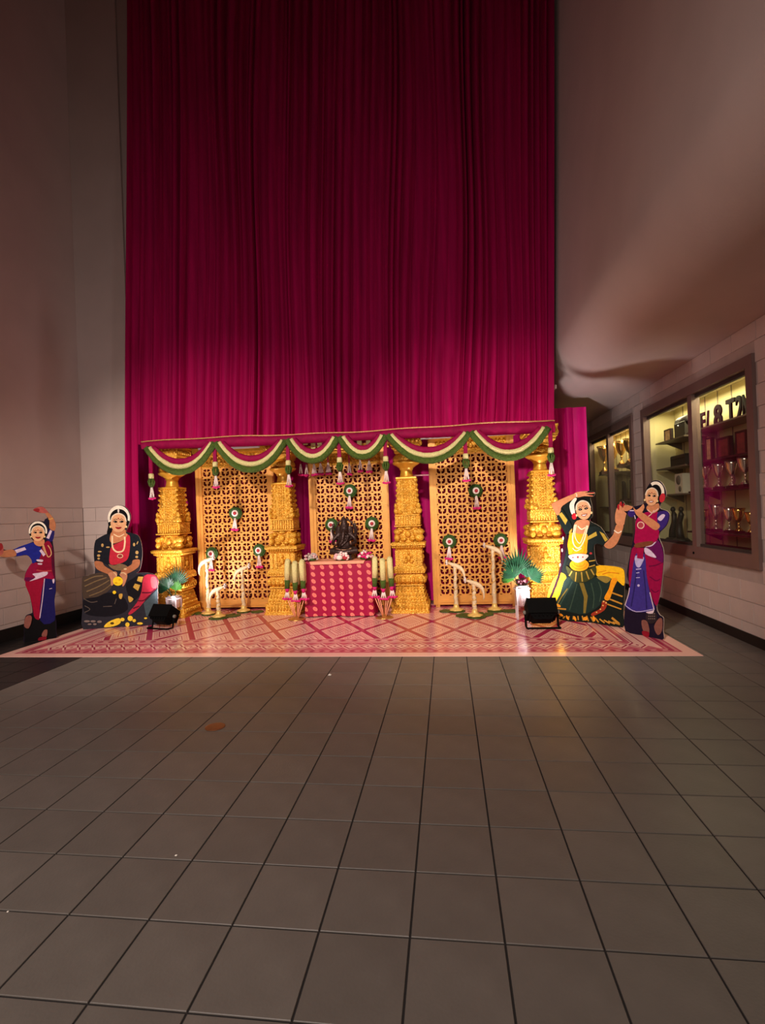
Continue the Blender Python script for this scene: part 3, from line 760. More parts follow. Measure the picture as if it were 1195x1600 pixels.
# the seated elephant-headed statue, one continuous cast body
def statue(loc):
    root = thing('statue', 'dark bronze seated statue with an elephant head and tall crown on the covered table', 'statue', loc)
    mb = MB(); E = mb.ell
    mb.sq([(0.135,0),(0.135,0.025),(0.12,0.03),(0.12,0.07),(0.13,0.075),(0.13,0.095)], (0,0.01,0))
    E((0,0,0.20),(0.125,0.10,0.11),14,10)          # belly
    E((0,0.01,0.31),(0.105,0.075,0.08),14,10)      # chest
    E((0,-0.01,0.41),(0.075,0.07,0.07),14,10)      # head
    mb.tube([(0,-0.06,0.40),(0,-0.095,0.36),(-0.005,-0.105,0.31),(-0.02,-0.115,0.25),(-0.05,-0.12,0.22),(-0.065,-0.115,0.235)],[0.034,0.032,0.027,0.023,0.018,0.014],10)
    for s in (-1, 1):
        E((s*0.10,0.0,0.405),(0.05,0.018,0.065),10,8,Matrix.Rotation(s*0.4,3,'Z'))      # ears
        mb.tube([(s*0.03,-0.06,0.375),(s*0.055,-0.10,0.355),(s*0.06,-0.115,0.37)],[0.012,0.009,0.004],8)
        mb.tube([(s*0.10,0.01,0.345),(s*0.165,-0.01,0.29),(s*0.185,-0.05,0.24),(s*0.13,-0.10,0.22)],[0.036,0.03,0.026,0.024],10)   # lower arms
        E((s*0.12,-0.11,0.22),(0.028,0.024,0.03),8,6)
        mb.tube([(s*0.10,0.03,0.35),(s*0.18,0.03,0.33),(s*0.195,0.0,0.40),(s*0.175,-0.01,0.46)],[0.034,0.028,0.022,0.02],10)        # upper arms
        E((s*0.17,-0.01,0.48),(0.026,0.02,0.032),8,6)
        mb.tube([(s*0.06,0.0,0.13),(s*0.17,-0.05,0.125),(s*0.20,-0.09,0.12),(s*0.07,-0.14,0.11),(-s*0.02,-0.14,0.108)],[0.055,0.055,0.045,0.036,0.026],10)
    mb.lathe([(0.07,0.45),(0.074,0.47),(0.06,0.49),(0.062,0.50),(0.045,0.535),(0.047,0.54),(0.028,0.57),(0.012,0.59),(0.014,0.60),(0.003,0.615)],16)
    mb.tube([(0.085,-0.055,0.34),(0.05,-0.098,0.26),(-0.02,-0.118,0.20),(-0.09,-0.07,0.17)],0.011,8)
    for z, r in ((0.285, 0.108), (0.14, 0.13)):
        mb.tube([(r*math.cos(t), 0.0-(r*0.88)*math.sin(t), z-0.03*math.sin(t)) for t in np.linspace(0, PI, 16)],0.010,6)
    tmp = bpy.data.objects.new('tmp', mb.mesh('tmp', M['bronze'])); C.objects.link(tmp)
    rm = tmp.modifiers.new('r', 'REMESH'); rm.mode = 'VOXEL'; rm.voxel_size = 0.007
    sm = tmp.modifiers.new('s', 'SMOOTH'); sm.iterations = 2; sm.factor = 0.5
    dg = bpy.context.evaluated_depsgraph_get(); me = bpy.data.meshes.new_from_object(tmp.evaluated_get(dg)); me.name = 'cast_body'
    bpy.data.objects.remove(tmp)
    for p in me.polygons: p.use_smooth = True
    me.materials.clear(); me.materials.append(M['bronze'])
    b = bpy.data.objects.new('cast_body', me); C.objects.link(b); b.parent = root
    a = MB()   # stepped throne frame behind
    pts = [(0.155*math.cos(t), 0.075, 0.37+0.19*math.sin(t)) for t in np.linspace(-0.4, PI+0.4, 24)]
    a.tube(pts, 0.013, 8)
    for p in pts[1::3]: a.ell((p[0]*1.06, 0.075, 0.36+(p[2]-0.36)*1.06), (0.018,0.012,0.018), 6, 4)
    a.tube([(-0.125,0.075,0.09),(-0.145,0.075,0.31)],0.013,8); a.tube([(0.125,0.075,0.09),(0.145,0.075,0.31)],0.013,8)
    a.build('arched_frame', M['bronze'], root)
    MB().tube([(0.2*math.cos(t)*0.62, -0.085-0.03*math.sin(t), 0.165-0.03*math.sin(t)) for t in np.linspace(0.2, PI-0.2, 12)],0.010,6).build('waist_chain', M['bronze_light'], root)
    a = MB(); a.ell((-0.12,-0.128,0.235),(0.02,0.012,0.022),7,5); a.ell((0.115,-0.125,0.24),(0.016,0.012,0.026),7,5); a.build('offerings', M['bronze_light'], root)
    root.scale = (0.88, 0.88, 1.0)
statue((-1.435, 7.055, ZTB))

def bouquet(loc, w, h, cols, label, seed, arch=False):
    r = random.Random(seed); root = thing('flower_arrangement', label, 'flowers', loc, 0, 'flower arrangements on the covered table')
    base = MB().ell((0,0,h*0.22),(w*0.42,0.05,h*0.22),10,6); base.build('leaf_bed', M['leaf'], root)
    sets = {c: MB() for c in cols}
    for k in range(46):
        t = r.uniform(0, PI); rr = r.uniform(0.55, 1.0) if arch else r.uniform(0.2, 1.0)
        x = w/2*rr*math.cos(t); z = h*0.18+h*0.8*rr*math.sin(t); y = -0.06*r.uniform(-0.6, 1)
        c = cols[r.randrange(len(cols))]; s = r.uniform(0.014, 0.025)
        sets[c].ell((x, y, max(s, z)), (s, s, s*0.85), 7, 5)
    nm = {'white': 'white_blossoms', 'pale_pink': 'pale_pink_blossoms', 'pink': 'pink_blossoms', 'red': 'red_blossoms'}
    for c in cols: sets[c].build(nm[c], M[c], root)
    return root
bouquet((-1.885, 6.90, ZTB), 0.20, 0.12, ['white', 'white', 'pale_pink'], 'white flower arrangement at the end of the table away from the bare-based pillar', 1)
fc = bouquet((-1.435, 6.84, ZTB), 0.22, 0.12, ['white', 'pale_pink'], 'arched flower arrangement with a white centre in front of the statue', 2, True)
MB().ell((-0.03,-0.05,0.045),(0.045,0.03,0.035),10,7).build('white_flower_head', M['white'], fc); MB().ell((0.05,-0.05,0.045),(0.04,0.028,0.032),10,7).build('red_flower_head', M['red'], fc)
bouquet((-1.125, 6.90, ZTB), 0.20, 0.13, ['pale_pink', 'white', 'pink'], 'pink and white flower arrangement at the table end toward the bare-based pillar', 3)

# ================================================================== GARLAND STANDS
def make_gstand():
    root = thing('garland_stand', '', 'stand', (0,0,0), 0, 'garland stands at the table ends')
    MB().lathe([(0.115,0),(0.12,0.006),(0.10,0.014),(0.03,0.02),(0.022,0.05)], 24).build('base_plate', M['brass'], root)
    MB().tube([(0,0.02,0.02),(0,0.03,0.76)], 0.009, 8).build('post', M['brass'], root)
    MB().tube([(-0.14,0.03,0.755),(0.14,0.03,0.755)], 0.009, 8).build('crossbar', M['brass'], root)
    for k, x in enumerate((-0.098, 0.0, 0.098)):
        zc = 0.46+0.01*(k == 0)-0.02*(k == 1); lean = 0.01*(k-1)
        pts = [(x+lean, -0.02, zc+0.06), (x+lean*0.5, -0.025, zc+0.18), (x, -0.02, zc+0.285), (x, 0.005, zc+0.315), (x, 0.045, zc+0.30), (x, 0.06, zc+0.15), (x, 0.06, zc+0.02)]
        gl = MB().tube(pts, 0.037, 10, jit=0.06).build('garland', M['cream'], root)
        MB().tube([(x+lean, -0.02, zc+0.065), (x+lean*1.3, -0.02, zc-0.05)], [0.0375, 0.033], 10, jit=0.08).build('green_band', M['green'], gl)
        MB().tube([(x+lean*1.3, -0.02, zc-0.045), (x+lean*1.5, -0.02, zc-0.10)], [0.033, 0.018], 10, jit=0.1).build('pink_band', M['pink'], gl)
        a = MB()
        for d in (-0.03, 0, 0.03): a.tube([(x+lean*1.5+d*0.3, -0.02, zc-0.09), (x+lean*2+d, -0.02, zc-0.18)], 0.0105, 6, jit=0.1)
        a.build('white_strings', M['string'], gl)
        a = MB()
        for q in range(8): a.ell((x+lean*2+(q-3.5)*0.016, -0.02+rnd.uniform(-.012,.012), zc-0.19+rnd.uniform(-.008,.008)), (0.016,0.016,0.015), 7, 5)
        a.build('pink_flowers', M['pink'], gl)
    for k, (xt, xb) in enumerate(((-0.10,-0.02),(-0.07,-0.012),(-0.045,-0.005),(0.03,0.008),(0.06,0.014),(0.10,0.022))):
        MB().tube([(xt*1.15, -0.015, 0.275), (xb, -0.005, 0.02)], 0.0062, 6).build('rod', M['runner'], root)
    return root
gs = make_gstand()
p = on_floor(468, 967); gs.location = (p.x-0.02, p.y-0.06, RZ); tag(gs, 'brass stand with three cream and green garlands at the table end nearer the seated cutout')
g2 = copy_tree(gs); p = on_floor(599, 964.5); g2.location = (p.x+0.02, p.y-0.06, RZ); g2.rotation_euler = (0,0,0.12); tag(g2, 'brass stand with three cream and green garlands beside the pillar with the bare base')

# ================================================================== ORNAMENT POSTS ON LILY PADS
def ornament(px, py, h, flip, label):
    p = on_floor(px, py); root = thing('ornamental_post', label, 'ornament', (p.x, p.y, RZ+0.016), 0, 'ivory curved-head posts on the lily pads')
    a = MB().lathe([(0.09,0),(0.098,0.008),(0.085,0.02),(0.045,0.035),(0.036,0.06),(0.03,0.09)], 20, wob=lambda t, z: 1+(0.10*math.cos(7*t) if z < 0.03 else 0)); a.build('lotus_base', M['lotus_gold'], root)
    st = []; rr = []
    for k in range(22):
        t = k/21; st.append((0.004*math.sin(t*19), 0.004*math.cos(t*17), 0.06+(h-0.06)*t)); rr.append(0.030-0.010*t+0.004*math.sin(t*40))
    s = MB().tube(st, rr, 10, jit=0.06).build('stem', M['ivory'], root)
    v = MB().tube([(0.028*math.cos(t*26)*(1.05-0.3*t), 0.028*math.sin(t*26)*(1.05-0.3*t), 0.10+(h-0.14)*t) for t in np.linspace(0, 1, 70)], 0.0055, 5); v.build('vine', M['lotus_gold'], s)
    f = flip
    hd = [(-0.10*f,0,h+0.055),(-0.065*f,0,h+0.045),(-0.03*f,0,h+0.030),(0.02*f,0,h+0.012),(0.07*f,0,h-0.015),(0.105*f,0,h-0.055),(0.122*f,0,h-0.11),(0.124*f,0,h-0.165),(0.115*f,0,h-0.20)]
    MB().tube(hd, [0.012,0.020,0.028,0.033,0.030,0.023,0.016,0.010,0.004], 12).build('curved_head', M['ivory'], root)
    a = MB()
    for k in range(6):
        an = 2*PI*k/6; a.ell((-0.108*f, 0.026*math.cos(an), h+0.062+0.026*math.sin(an)), (0.014, 0.016, 0.016), 6, 4)
    a.ell((-0.118*f, 0, h+0.062), (0.012, 0.014, 0.014), 6, 4); a.build('blossom', M['white'], root)
def zat(px, pyb, pyt):
    b = on_floor(px, pyb); return on_y(px, pyt, b.y).z
for (px, pb, pt, f, lab) in ((326,961,880,-1,'tall ivory post with curved head among lily pads, nearest the vase by the seated cutout'),
                             (342,966,925,-1,'short ivory post with curved head among lily pads, on the seated cutout side'),
                             (381,957,893,-1,'medium ivory post with curved head closest to the pillar by the covered table'),
                             (713,956,888,1,'medium ivory post with curved head closest to the bare-based pillar'),
                             (742,965,916,1,'short ivory post with curved head before the screen by the yellow and black cutout'),
                             (773,955,861,1,'tallest ivory post with curved head, nearest the vase with red flowers')):
    ornament(px, pb, zat(px, pb, pt), f, lab)
def lily(px, py, r, ry, lab, seed):
    p = on_floor(px, py); rr = random.Random(seed); rot = rr.uniform(0, 6)
    root = MB(); n = 30; pts = [(0, 0, 0.014)] ; low = [(0,0,0.0)]
    for k in range(n+1):
        a = 0.14+(2*PI-0.28)*k/n; q = 1+0.03*math.cos(a*9)
        x, y = math.cos(a+rot), math.sin(a+rot)
        pts.append((r*q*x, ry*q*y, 0.012+0.004*math.sin(a*5))); low.append((r*q*x, ry*q*y, 0.0))
    N1 = len(pts); fs = [(0, k, k+1) for k in range(1, N1-1)] + [(N1, N1+k+1, N1+k) for k in range(1, N1-1)] + [(k, N1+k, N1+k+1, k+1) for k in range(1, N1-1)] + [(0, N1, N1+1, 1), (N1-1, 2*N1-1, N1, 0)]
    root.add(pts+low, fs); o = root.build('lily_pad', M['lily']); o.location = (p.x, p.y, RZ)
    tag(o, lab, 'lily pad', 'lily pads on the rug')
LLAB = 'flat green lily pad before the screen nearest the seated cutout'
for k, (px, py, r) in enumerate(((305,960,0.13),(326,961,0.12),(342,966.5,0.16),(362,963,0.15),(381,957,0.12),(402,957,0.11))): lily(px, py, r*0.84, r*0.84, LLAB, k)
LLAB = 'flat green lily pad before the screen by the yellow-clad cutout'
for k, (px, py, r) in enumerate(((698,956,0.12),(714,956,0.13),(728,963,0.16),(744,965,0.15),(757,961,0.14),(773,956,0.12),(797,956,0.13))): lily(px, py, r*0.84, r*0.84, LLAB, k+9)

# ================================================================== VASES
def frond(mb, base, ang, lean, L, wid, r):
    # fan leaf: midrib and many pointed blades
    d = Vector((math.sin(lean)*math.cos(ang), math.sin(lean)*math.sin(ang)*0.6, math.cos(lean)))
    side = d.cross(Vector((0, 1, 0.2))).normalized(); nrm = side.cross(d).normalized()
    hub = Vector(base)+d*L*0.38
    mb.tube([base, hub], 0.005, 5)
    nb = 15
    for k in range(nb):
        t = -1.15+2.3*k/(nb-1); q = (d*math.cos(t)+side*math.sin(t)).normalized(); l = L*0.62*(1-0.22*abs(t))*r.uniform(0.92, 1.06)
        w = q.cross(nrm).normalized()*wid
        a = hub; tip = hub+q*l+nrm*r.uniform(-0.02, 0.02); m1 = hub+q*l*0.55
        mb.add([a-w*0.25, a+w*0.25, m1+w+nrm*0.006, tip, m1-w+nrm*0.006, m1-nrm*0.006], [(0,1,2,5),(5,2,3),(0,5,4),(5,3,4)])
def vase(loc, h, label, seed, fl, red):
    r = random.Random(seed); root = thing('vase', label, 'vase', loc, 0, 'silver vases with fan leaves')
    hb = 0.16
    cyl = MB().lathe([(0.03,hb),(0.07,hb),(0.082,hb+0.015),(0.085,h-0.01),(0.088,h),(0.075,h),(0.072,h-0.03)], 28); cyl.build('silver_cup', M['silver'], root)
    for k in range(4):
        an = PI/4+k*PI/2; x, y = 0.098*math.cos(an), 0.098*math.sin(an)
        MB().box((x-0.009, y-0.009, 0), (x+0.009, y+0.009, h-0.02)).build('leg', M['acrylic'], root)
    MB().lathe([(0.088,h-0.05),(0.105,h-0.05),(0.105,h-0.035),(0.088,h-0.035)], 28, caps=False).build('holding_ring', M['acrylic'], root)
    for (a, le, L, mm, nm) in fl:
        mb = MB(); frond(mb, Vector((0.02*math.cos(a), 0.02*math.sin(a), h-0.03)), a, le, L, 0.015, r); mb.build(nm, M[mm], root)
    if red:
        a = MB()
        for k in range(26): an = r.uniform(0, 6.28); q = r.uniform(0, 0.075); a.ell((q*math.cos(an), q*math.sin(an), h+0.02+r.uniform(0,0.05)), (0.02,0.02,0.02), 7, 5)
        a.build('red_flowers', M['dark_red'], root)
p = on_floor(273, 966); hL = on_y(273, 929, p.y).z
vase((-3.86, 6.78, RZ), 0.335, 'silver vase with teal fan leaves in front of the pillar by the seated cutout', 4,
     [(3.0, 0.75, 0.36, 'frond', 'fan_leaf'), (0.3, 0.10, 0.46, 'frond', 'fan_leaf'), (3.4, 0.40, 0.34, 'frond', 'fan_leaf'), (0.0, 0.12, 0.26, 'frond2', 'fan_leaf')], False)
p = on_floor(818, 966)
vase((0.895, 6.56, RZ), 0.42, 'silver vase with fan leaves and dark red flowers behind the black floodlight', 5,
     [(3.0, 0.10, 0.52, 'frond', 'fan_leaf'), (0.1, 0.80, 0.36, 'frond', 'fan_leaf'), (3.1, 0.72, 0.32, 'frond2', 'fan_leaf'), (0.3, 0.35, 0.36, 'frond', 'fan_leaf'), (3.3, 0.45, 0.36, 'frond', 'fan_leaf')], True)

# ================================================================== FLOODLIGHTS
def floodlight(loc, rz, tilt, label, energy, col, s=1.0):
    root = thing('floodlight', label, 'floodlight', loc, rz, 'black floodlights on the rug')
    # local: shines towards +y, tilted up
    R = Matrix.Rotation(tilt, 3, 'X'); c = Vector((0, 0, 0.15*s))
    b = MB().box((-0.15*s, -0.05*s, -0.105*s), (0.15*s, 0.05*s, 0.105*s)); b.add([(-0.13*s,-0.05*s,-0.085*s),(0.13*s,-0.05*s,-0.085*s),(0.13*s,-0.05*s,0.085*s),(-0.13*s,-0.05*s,0.085*s),(-0.09*s,-0.10*s,-0.055*s),(0.09*s,-0.10*s,-0.055*s),(0.09*s,-0.10*s,0.055*s),(-0.09*s,-0.10*s,0.055*s)], [(0,1,5,4),(1,2,6,5),(2,3,7,6),(3,0,4,7),(4,5,6,7)])
    b.xf(R, c).build('housing', M['black_plastic'], root)
    for k in range(7):
        x = (-0.12+0.04*k)*s; MB().box((x-0.004*s, -0.075*s, -0.09*s), (x+0.004*s, -0.045*s, 0.09*s)).xf(R, c).build('fin', M['black_plastic'], root)
    MB().box((-0.135*s, 0.045*s, -0.09*s), (0.135*s, 0.052*s, 0.09*s)).xf(R, c).build('lens', M['lens'], root)
    hood = MB().box((-0.152*s, 0.05*s, 0.095*s), (0.152*s, 0.12*s, 0.103*s)); 
    for sx in (-1, 1): hood.box((sx*0.148*s-0.004*s, 0.05*s, -0.09*s), (sx*0.148*s+0.004*s, 0.11*s, 0.10*s))
    hood.xf(R, c).build('hood', M['black_plastic'], root)
    br = MB()
    for sx in (-1, 1): br.tube([(sx*0.165*s, 0, 0.15*s), (sx*0.165*s, -0.03*s, 0.012), (sx*0.165*s, -0.12*s, 0.012)], 0.011*s, 6)
    br.tube([(-0.165*s, -0.12*s, 0.012), (0.165*s, -0.12*s, 0.012)], 0.011*s, 6); br.build('bracket', M['black_plastic'], root)
    for sx in (-1, 1): MB().lathe([(0.022*s,-0.012*s),(0.022*s,0.012*s)], 10).xf(Matrix.Rotation(PI/2, 3, 'Y'), (sx*0.172*s, 0, 0.15*s)).build('knob', M['grey'], root)
    d = bpy.data.lights.new('flood_beam', 'SPOT'); d.energy = energy; d.color = col; d.spot_size = math.radians(128); d.spot_blend = 1.0; d.shadow_soft_size = 0.07
    lo = bpy.data.objects.new('flood_beam', d); C.objects.link(lo); lo.parent = root
    lo.location = R @ Vector((0, 0.075*s, 0)) + c
    lo.rotation_euler = (PI/2+tilt, 0, 0)
FLC = (1.0, 0.90, 0.92)
floodlight((-3.70, 6.24, RZ), -0.22, 0.95, 'black floodlight on the rug beside the seated dancer cutout', 120, FLC)
floodlight((1.04, 6.10, RZ), 0.02, 0.95, 'black floodlight on the rug beside the yellow and black dancer cutout', 170, FLC, 1.1)

# ================================================================== PRINTED STANDEES
_mc = {}
def cmat(c):
    if c not in _mc: _mc[c] = mat('print_%d_%d_%d' % c, c, 0.65, var=0.12, vscale=30, spec=0.08)
    return _mc[c]
def smooth(pts, k=3, closed=True):
    n = len(pts); out = []
    for i in range(n if closed else n-1):
        p0, p1, p2, p3 = (pts[(i-1) % n], pts[i], pts[(i+1) % n], pts[(i+2) % n]) if closed else (pts[max(i-1, 0)], pts[i], pts[i+1], pts[min(i+2, n-1)])
        for j in range(k):
            t = j/k
            out.append(tuple(0.5*(2*p1[c]+(p2[c]-p0[c])*t+(2*p0[c]-5*p1[c]+4*p2[c]-p3[c])*t*t+(3*p1[c]-p0[c]-3*p2[c]+p3[c])*t**3) for c in (0, 1)))
    if not closed: out.append(pts[-1])
    return out
def Pg(*p): return smooth(list(p), 3)
def Ps(*p): return list(p)
def El(cx, cy, rx, ry, rot=0.0, n=22):
    return [(cx+rx*math.cos(a)*math.cos(rot)-ry*math.sin(a)*math.sin(rot), cy+rx*math.cos(a)*math.sin(rot)+ry*math.sin(a)*math.cos(rot)) for a in [2*PI*k/n for k in range(n)]]
def Ar(cx, cy, rx, ry, ix, iy, a0, a1, n=18):
    A_ = [math.radians(a0+(a1-a0)*k/n) for k in range(n+1)]
    return [(cx+rx*math.cos(a), cy-ry*math.sin(a)) for a in A_] + [(cx+ix*math.cos(a), cy-iy*math.sin(a)) for a in A_[::-1]]
def St(w, *p):
    p = smooth(list(p), 4, False) if len(p) > 2 else list(p); Lf, Rt = [], []
    for i, q in enumerate(p):
        a, b = p[max(i-1, 0)], p[min(i+1, len(p)-1)]; dx, dy = b[0]-a[0], b[1]-a[1]; l = math.hypot(dx, dy) or 1
        Lf.append((q[0]-dy/l*w/2, q[1]+dx/l*w/2)); Rt.append((q[0]+dy/l*w/2, q[1]-dx/l*w/2))
    return Lf+Rt[::-1]
from mathutils.geometry import tessellate_polygon
def standee(label, off, sc, base_px, outline, back, layers):
    A, B = on_floor(*base_px[0], RZ), on_floor(*base_px[1], RZ)
    u = (B-A); u.z = 0; L = u.length; u.normalize(); nrm = Vector((u.y, -u.x, 0))       # towards the viewer
    rz = math.atan2(u.y, u.x); mid = (A+B)/2
    root = thing('dancer_standee', label, 'standee', mid, rz, 'life-size printed dancer cutouts')
    def loc(pt):
        px, py = off[0]+pt[0]*sc, off[1]+pt[1]*sc; d = Vector(ray(px, py)); o = Vector((0, 0, CAM_H))
        t = (mid-o).dot(nrm)/d.dot(nrm); P = o+d*t-mid
        return (P.dot(u), P.z)
    def flat(poly, y0, y1):
        q = [loc(p) for p in poly]; n = len(q)
        tris = tessellate_polygon([[Vector((a, b, 0)) for a, b in q]])
        mb = MB(); vs = [(a, y0, max(b, 0.0)) for a, b in q]+[(a, y1, max(b, 0.0)) for a, b in q]
        fs = []
        for t in tris:
            a, b, c = (q[i] for i in t); s = (b[0]-a[0])*(c[1]-a[1])-(b[1]-a[1])*(c[0]-a[0])
            t = tuple(t) if s > 0 else (t[0], t[2], t[1]); fs.append(t); fs.append(tuple(i+n for i in t[::-1]))
        for k in range(n): j = (k+1) % n; fs.append((k, j, n+j, n+k))
        return mb.add(vs, fs)
    ol = smooth(outline, 3)
    # pieces are printed on a 12 mm board
    flat(ol, 0.0, 0.012).build('board', M['board_edge'], root)
    fl = flat(ol, -0.0006, -0.0001); fl.build('printed_ground', cmat(back), root)
    y = -0.0006; face = None
    # a strut behind, so that it stands
    MB().box((-0.02, 0.012, 0.0), (0.02, 0.20, 0.02)).build('strut_foot', M['board_edge'], root)
    MB().tube([(0, 0.19, 0.01), (0, 0.014, min(0.7, max(0.4, L)))], 0.012, 6).build('strut', M['board_edge'], root)
    par = {}
    for name, col, polys in layers:
        y -= 0.0005; pn = name.split('>')
        for pl in (polys if isinstance(polys[0], list) else [polys]):
            o = flat(pl, y-0.0004, y+0.0001).build(pn[-1], cmat(col), par[pn[0]] if len(pn) > 1 and pn[0] in par else root); par.setdefault(pn[-1], o)
SK = (204, 134, 92); SKD = (178, 112, 76); FACE = (228, 170, 124); CRIM = (158, 16, 66); NAVY = (34, 30, 100); SIL = (214, 190, 206); GOLD_ = (206, 164, 74); BLK = (14, 12, 14); WHT = (240, 228, 208); DRED = (150, 22, 30)
def head(cx, cy, rx, ry, tilt=0.0, smile=False, look=0.0):
    c, s = math.cos(tilt), math.sin(tilt)
    def q(a, b): return (cx+(a*rx)*c-(b*ry)*s, cy+(a*rx)*s+(b*ry)*c)
    L = [('face', FACE, El(cx, cy, rx, ry, tilt)),
         ('face>headband', (226, 206, 180), St(0.13*ry, q(-0.98,-0.12), q(-0.72,-0.70), q(0,-0.98), q(0.72,-0.70), q(0.98,-0.12))),
         ('face>shading', (206, 146, 108), [Pg(q(-0.30,0.10), q(-0.18,0.30), q(0,0.37), q(0.18,0.30), q(0.12,0.24), q(0,0.28), q(-0.10,0.24))]),
         ('face>eyebrow', BLK, [St(0.05*ry, q(-0.62,-0.28), q(-0.38,-0.40), q(-0.12,-0.30)), St(0.05*ry, q(0.12,-0.30), q(0.38,-0.40), q(0.62,-0.28))]),
         ('face>eye', (30, 18, 18), [Pg(q(-0.68,-0.12), q(-0.40,-0.25), q(-0.12,-0.10), q(-0.40,0.0)), Pg(q(0.12,-0.10), q(0.40,-0.25), q(0.68,-0.12), q(0.40,0.0))]),
         ('face>eye_white', (246, 236, 226), [El(*q(-0.52+look,-0.12), 0.05*rx, 0.022*ry, tilt, 10), El(*q(0.28+look,-0.12), 0.05*rx, 0.022*ry, tilt, 10)]),
         ('face>bindi', (150, 20, 20), [El(*q(0,-0.45), 0.08*rx, 0.08*ry, 0, 10)]),
         ('face>lips', (146, 26, 34), [Pg(q(-0.42,0.46), q(-0.2,0.43), q(0,0.46), q(0.2,0.43), q(0.42,0.46), q(0.22,0.62), q(0,0.66), q(-0.22,0.62))]),
         ('face>earring', (236, 210, 150), [El(*q(-1.0,0.42), 0.12*rx, 0.13*ry, 0, 10), El(*q(1.0,0.42), 0.12*rx, 0.13*ry, 0, 10)])]
    if smile: L.append(('face>teeth', (250, 244, 236), [Pg(q(-0.30,0.48), q(0,0.50), q(0.30,0.48), q(0.16,0.58), q(0,0.60), q(-0.16,0.58))]))
    return L

# 1: dancer in crimson and blue by the block wall
standee('cardboard dancer cutout in blue and crimson with one arm raised, standing by the block wall', (0, 780), 0.14379, ((38, 1004), (88, 997)),
  [(-45,560),(-32,492),(20,478),(42,545),(150,543),(330,473),(362,455),(330,410),(310,335),(328,275),(375,242),(440,235),(485,240),(512,205),(495,155),(430,148),(360,120),(400,88),(465,83),(525,140),(583,210),(608,280),(594,345),(574,450),(588,560),(594,700),(604,870),(608,1000),(594,1090),(598,1250),(612,1330),(612,1440),(612,1505),(440,1535),(268,1562),(262,1460),(258,1380),(278,1270),(335,1240),(352,1215),(326,1060),(281,930),(268,840),(298,760),(352,690),(336,650),(288,607),(180,622),(60,632),(-12,617)],
  (30, 20, 36), [
  ('dark_base', (14, 12, 14), Ps((268,1560),(262,1330),(330,1255),(600,1255),(611,1505))),
  ('skirt', (150, 14, 48), Pg((277,885),(490,850),(470,1050),(438,1290),(378,1290),(358,1200),(328,1060))),
  ('blue_pleats', (28, 24, 84), Pg((480,860),(590,850),(603,1000),(590,1090),(593,1320),(435,1315))),
  ('skirt>silver_hem', SIL, [St(9, (484,862),(462,1080),(432,1292)), Pg((570,860),(592,870),(585,915),(572,900)), St(6,(535,975),(565,968))]),
  ('hip_drape', (142, 14, 58), Pg((350,692),(420,690),(560,690),(592,860),(480,860),(282,895),(270,840),(300,760))),
  ('hip_drape>lower_fold', (98, 14, 66), Pg((272,850),(380,850),(500,820),(400,870),(290,892))),
  ('hip_drape>silver_sash', SIL, [Pg((352,812),(420,800),(508,784),(510,822),(420,862),(318,892),(385,850)), Pg((400,765),(440,770),(430,782),(405,775))]),
  ('sari_front', (134, 12, 44), Pg((424,620),(440,560),(480,482),(535,455),(582,560),(590,700),(600,865),(545,790),(395,760),(440,690))),
  ('sari_front>dark_edge', (78, 10, 40), Pg((560,520),(582,560),(590,700),(600,865),(570,790),(558,650))),
  ('sari_front>belt', (176, 60, 66), St(14,(395,770),(480,782),(560,775))),
  ('blouse', (30, 36, 132), Pg((152,546),(330,476),(380,482),(448,540),(430,640),(358,698),(338,650),(288,604),(178,618))),
  ('sleeve', (34, 28, 92), Pg((500,428),(538,316),(592,342),(568,458))),
  ('blouse>silver_band', SIL, [Ps((160,552),(268,520),(286,548),(182,586)), Ps((428,560),(450,542),(496,600),(472,622)), Pg((400,655),(465,658),(460,680),(405,674)), Pg((412,695),(456,697),(452,712),(414,708))]),
  ('sleeve>silver_band', SIL, [Ps((545,332),(566,346),(532,432),(503,420))]),
  ('neck', SK, Pg((370,436),(470,430),(482,480),(440,512),(380,492))),
  ('necklace', (216, 164, 110), [St(10,(470,490),(500,580),(525,628),(556,600),(550,550),(520,500)), St(8,(462,500),(480,560),(510,600))]),
  ('forearm', SKD, [Pg((150,550),(176,614),(60,630),(-12,615),(0,575),(60,555)), Pg((537,316),(592,342),(606,280),(580,208),(520,140),(488,150),(536,232))]),
  ('forearm>bangle', GOLD_, [St(8,(525,218),(550,215),(575,206))]),
  ('hand', (170, 84, 76), [Pg((362,120),(400,90),(465,85),(522,140),(488,152),(430,146)), Pg((-44,560),(-31,492),(20,480),(40,545),(25,600),(-20,600))]),
  ('hand>red_fingertips', (140, 36, 40), [Pg((362,120),(395,100),(430,108),(420,140),(400,138)), Pg((-30,495),(18,482),(34,520),(0,560))]),
  ('braid', (26, 22, 42), Pg((478,242),(512,208),(534,240),(530,318),(502,418),(490,380))),
  ('hair', BLK, El(412,348,98,106)), ('flower_crown', WHT, Ar(412,348,100,108,82,86,-15,195))] + head(412,372,74,84) + [
  ('foot', (136, 82, 72), [Pg((262,1375),(282,1275),(335,1262),(345,1310),(312,1400)), Pg((452,1480),(478,1422),(515,1420),(502,1495))]),
  ('foot>red_sole', (130, 20, 36), [Pg((424,1502),(500,1490),(496,1528),(420,1536))])])

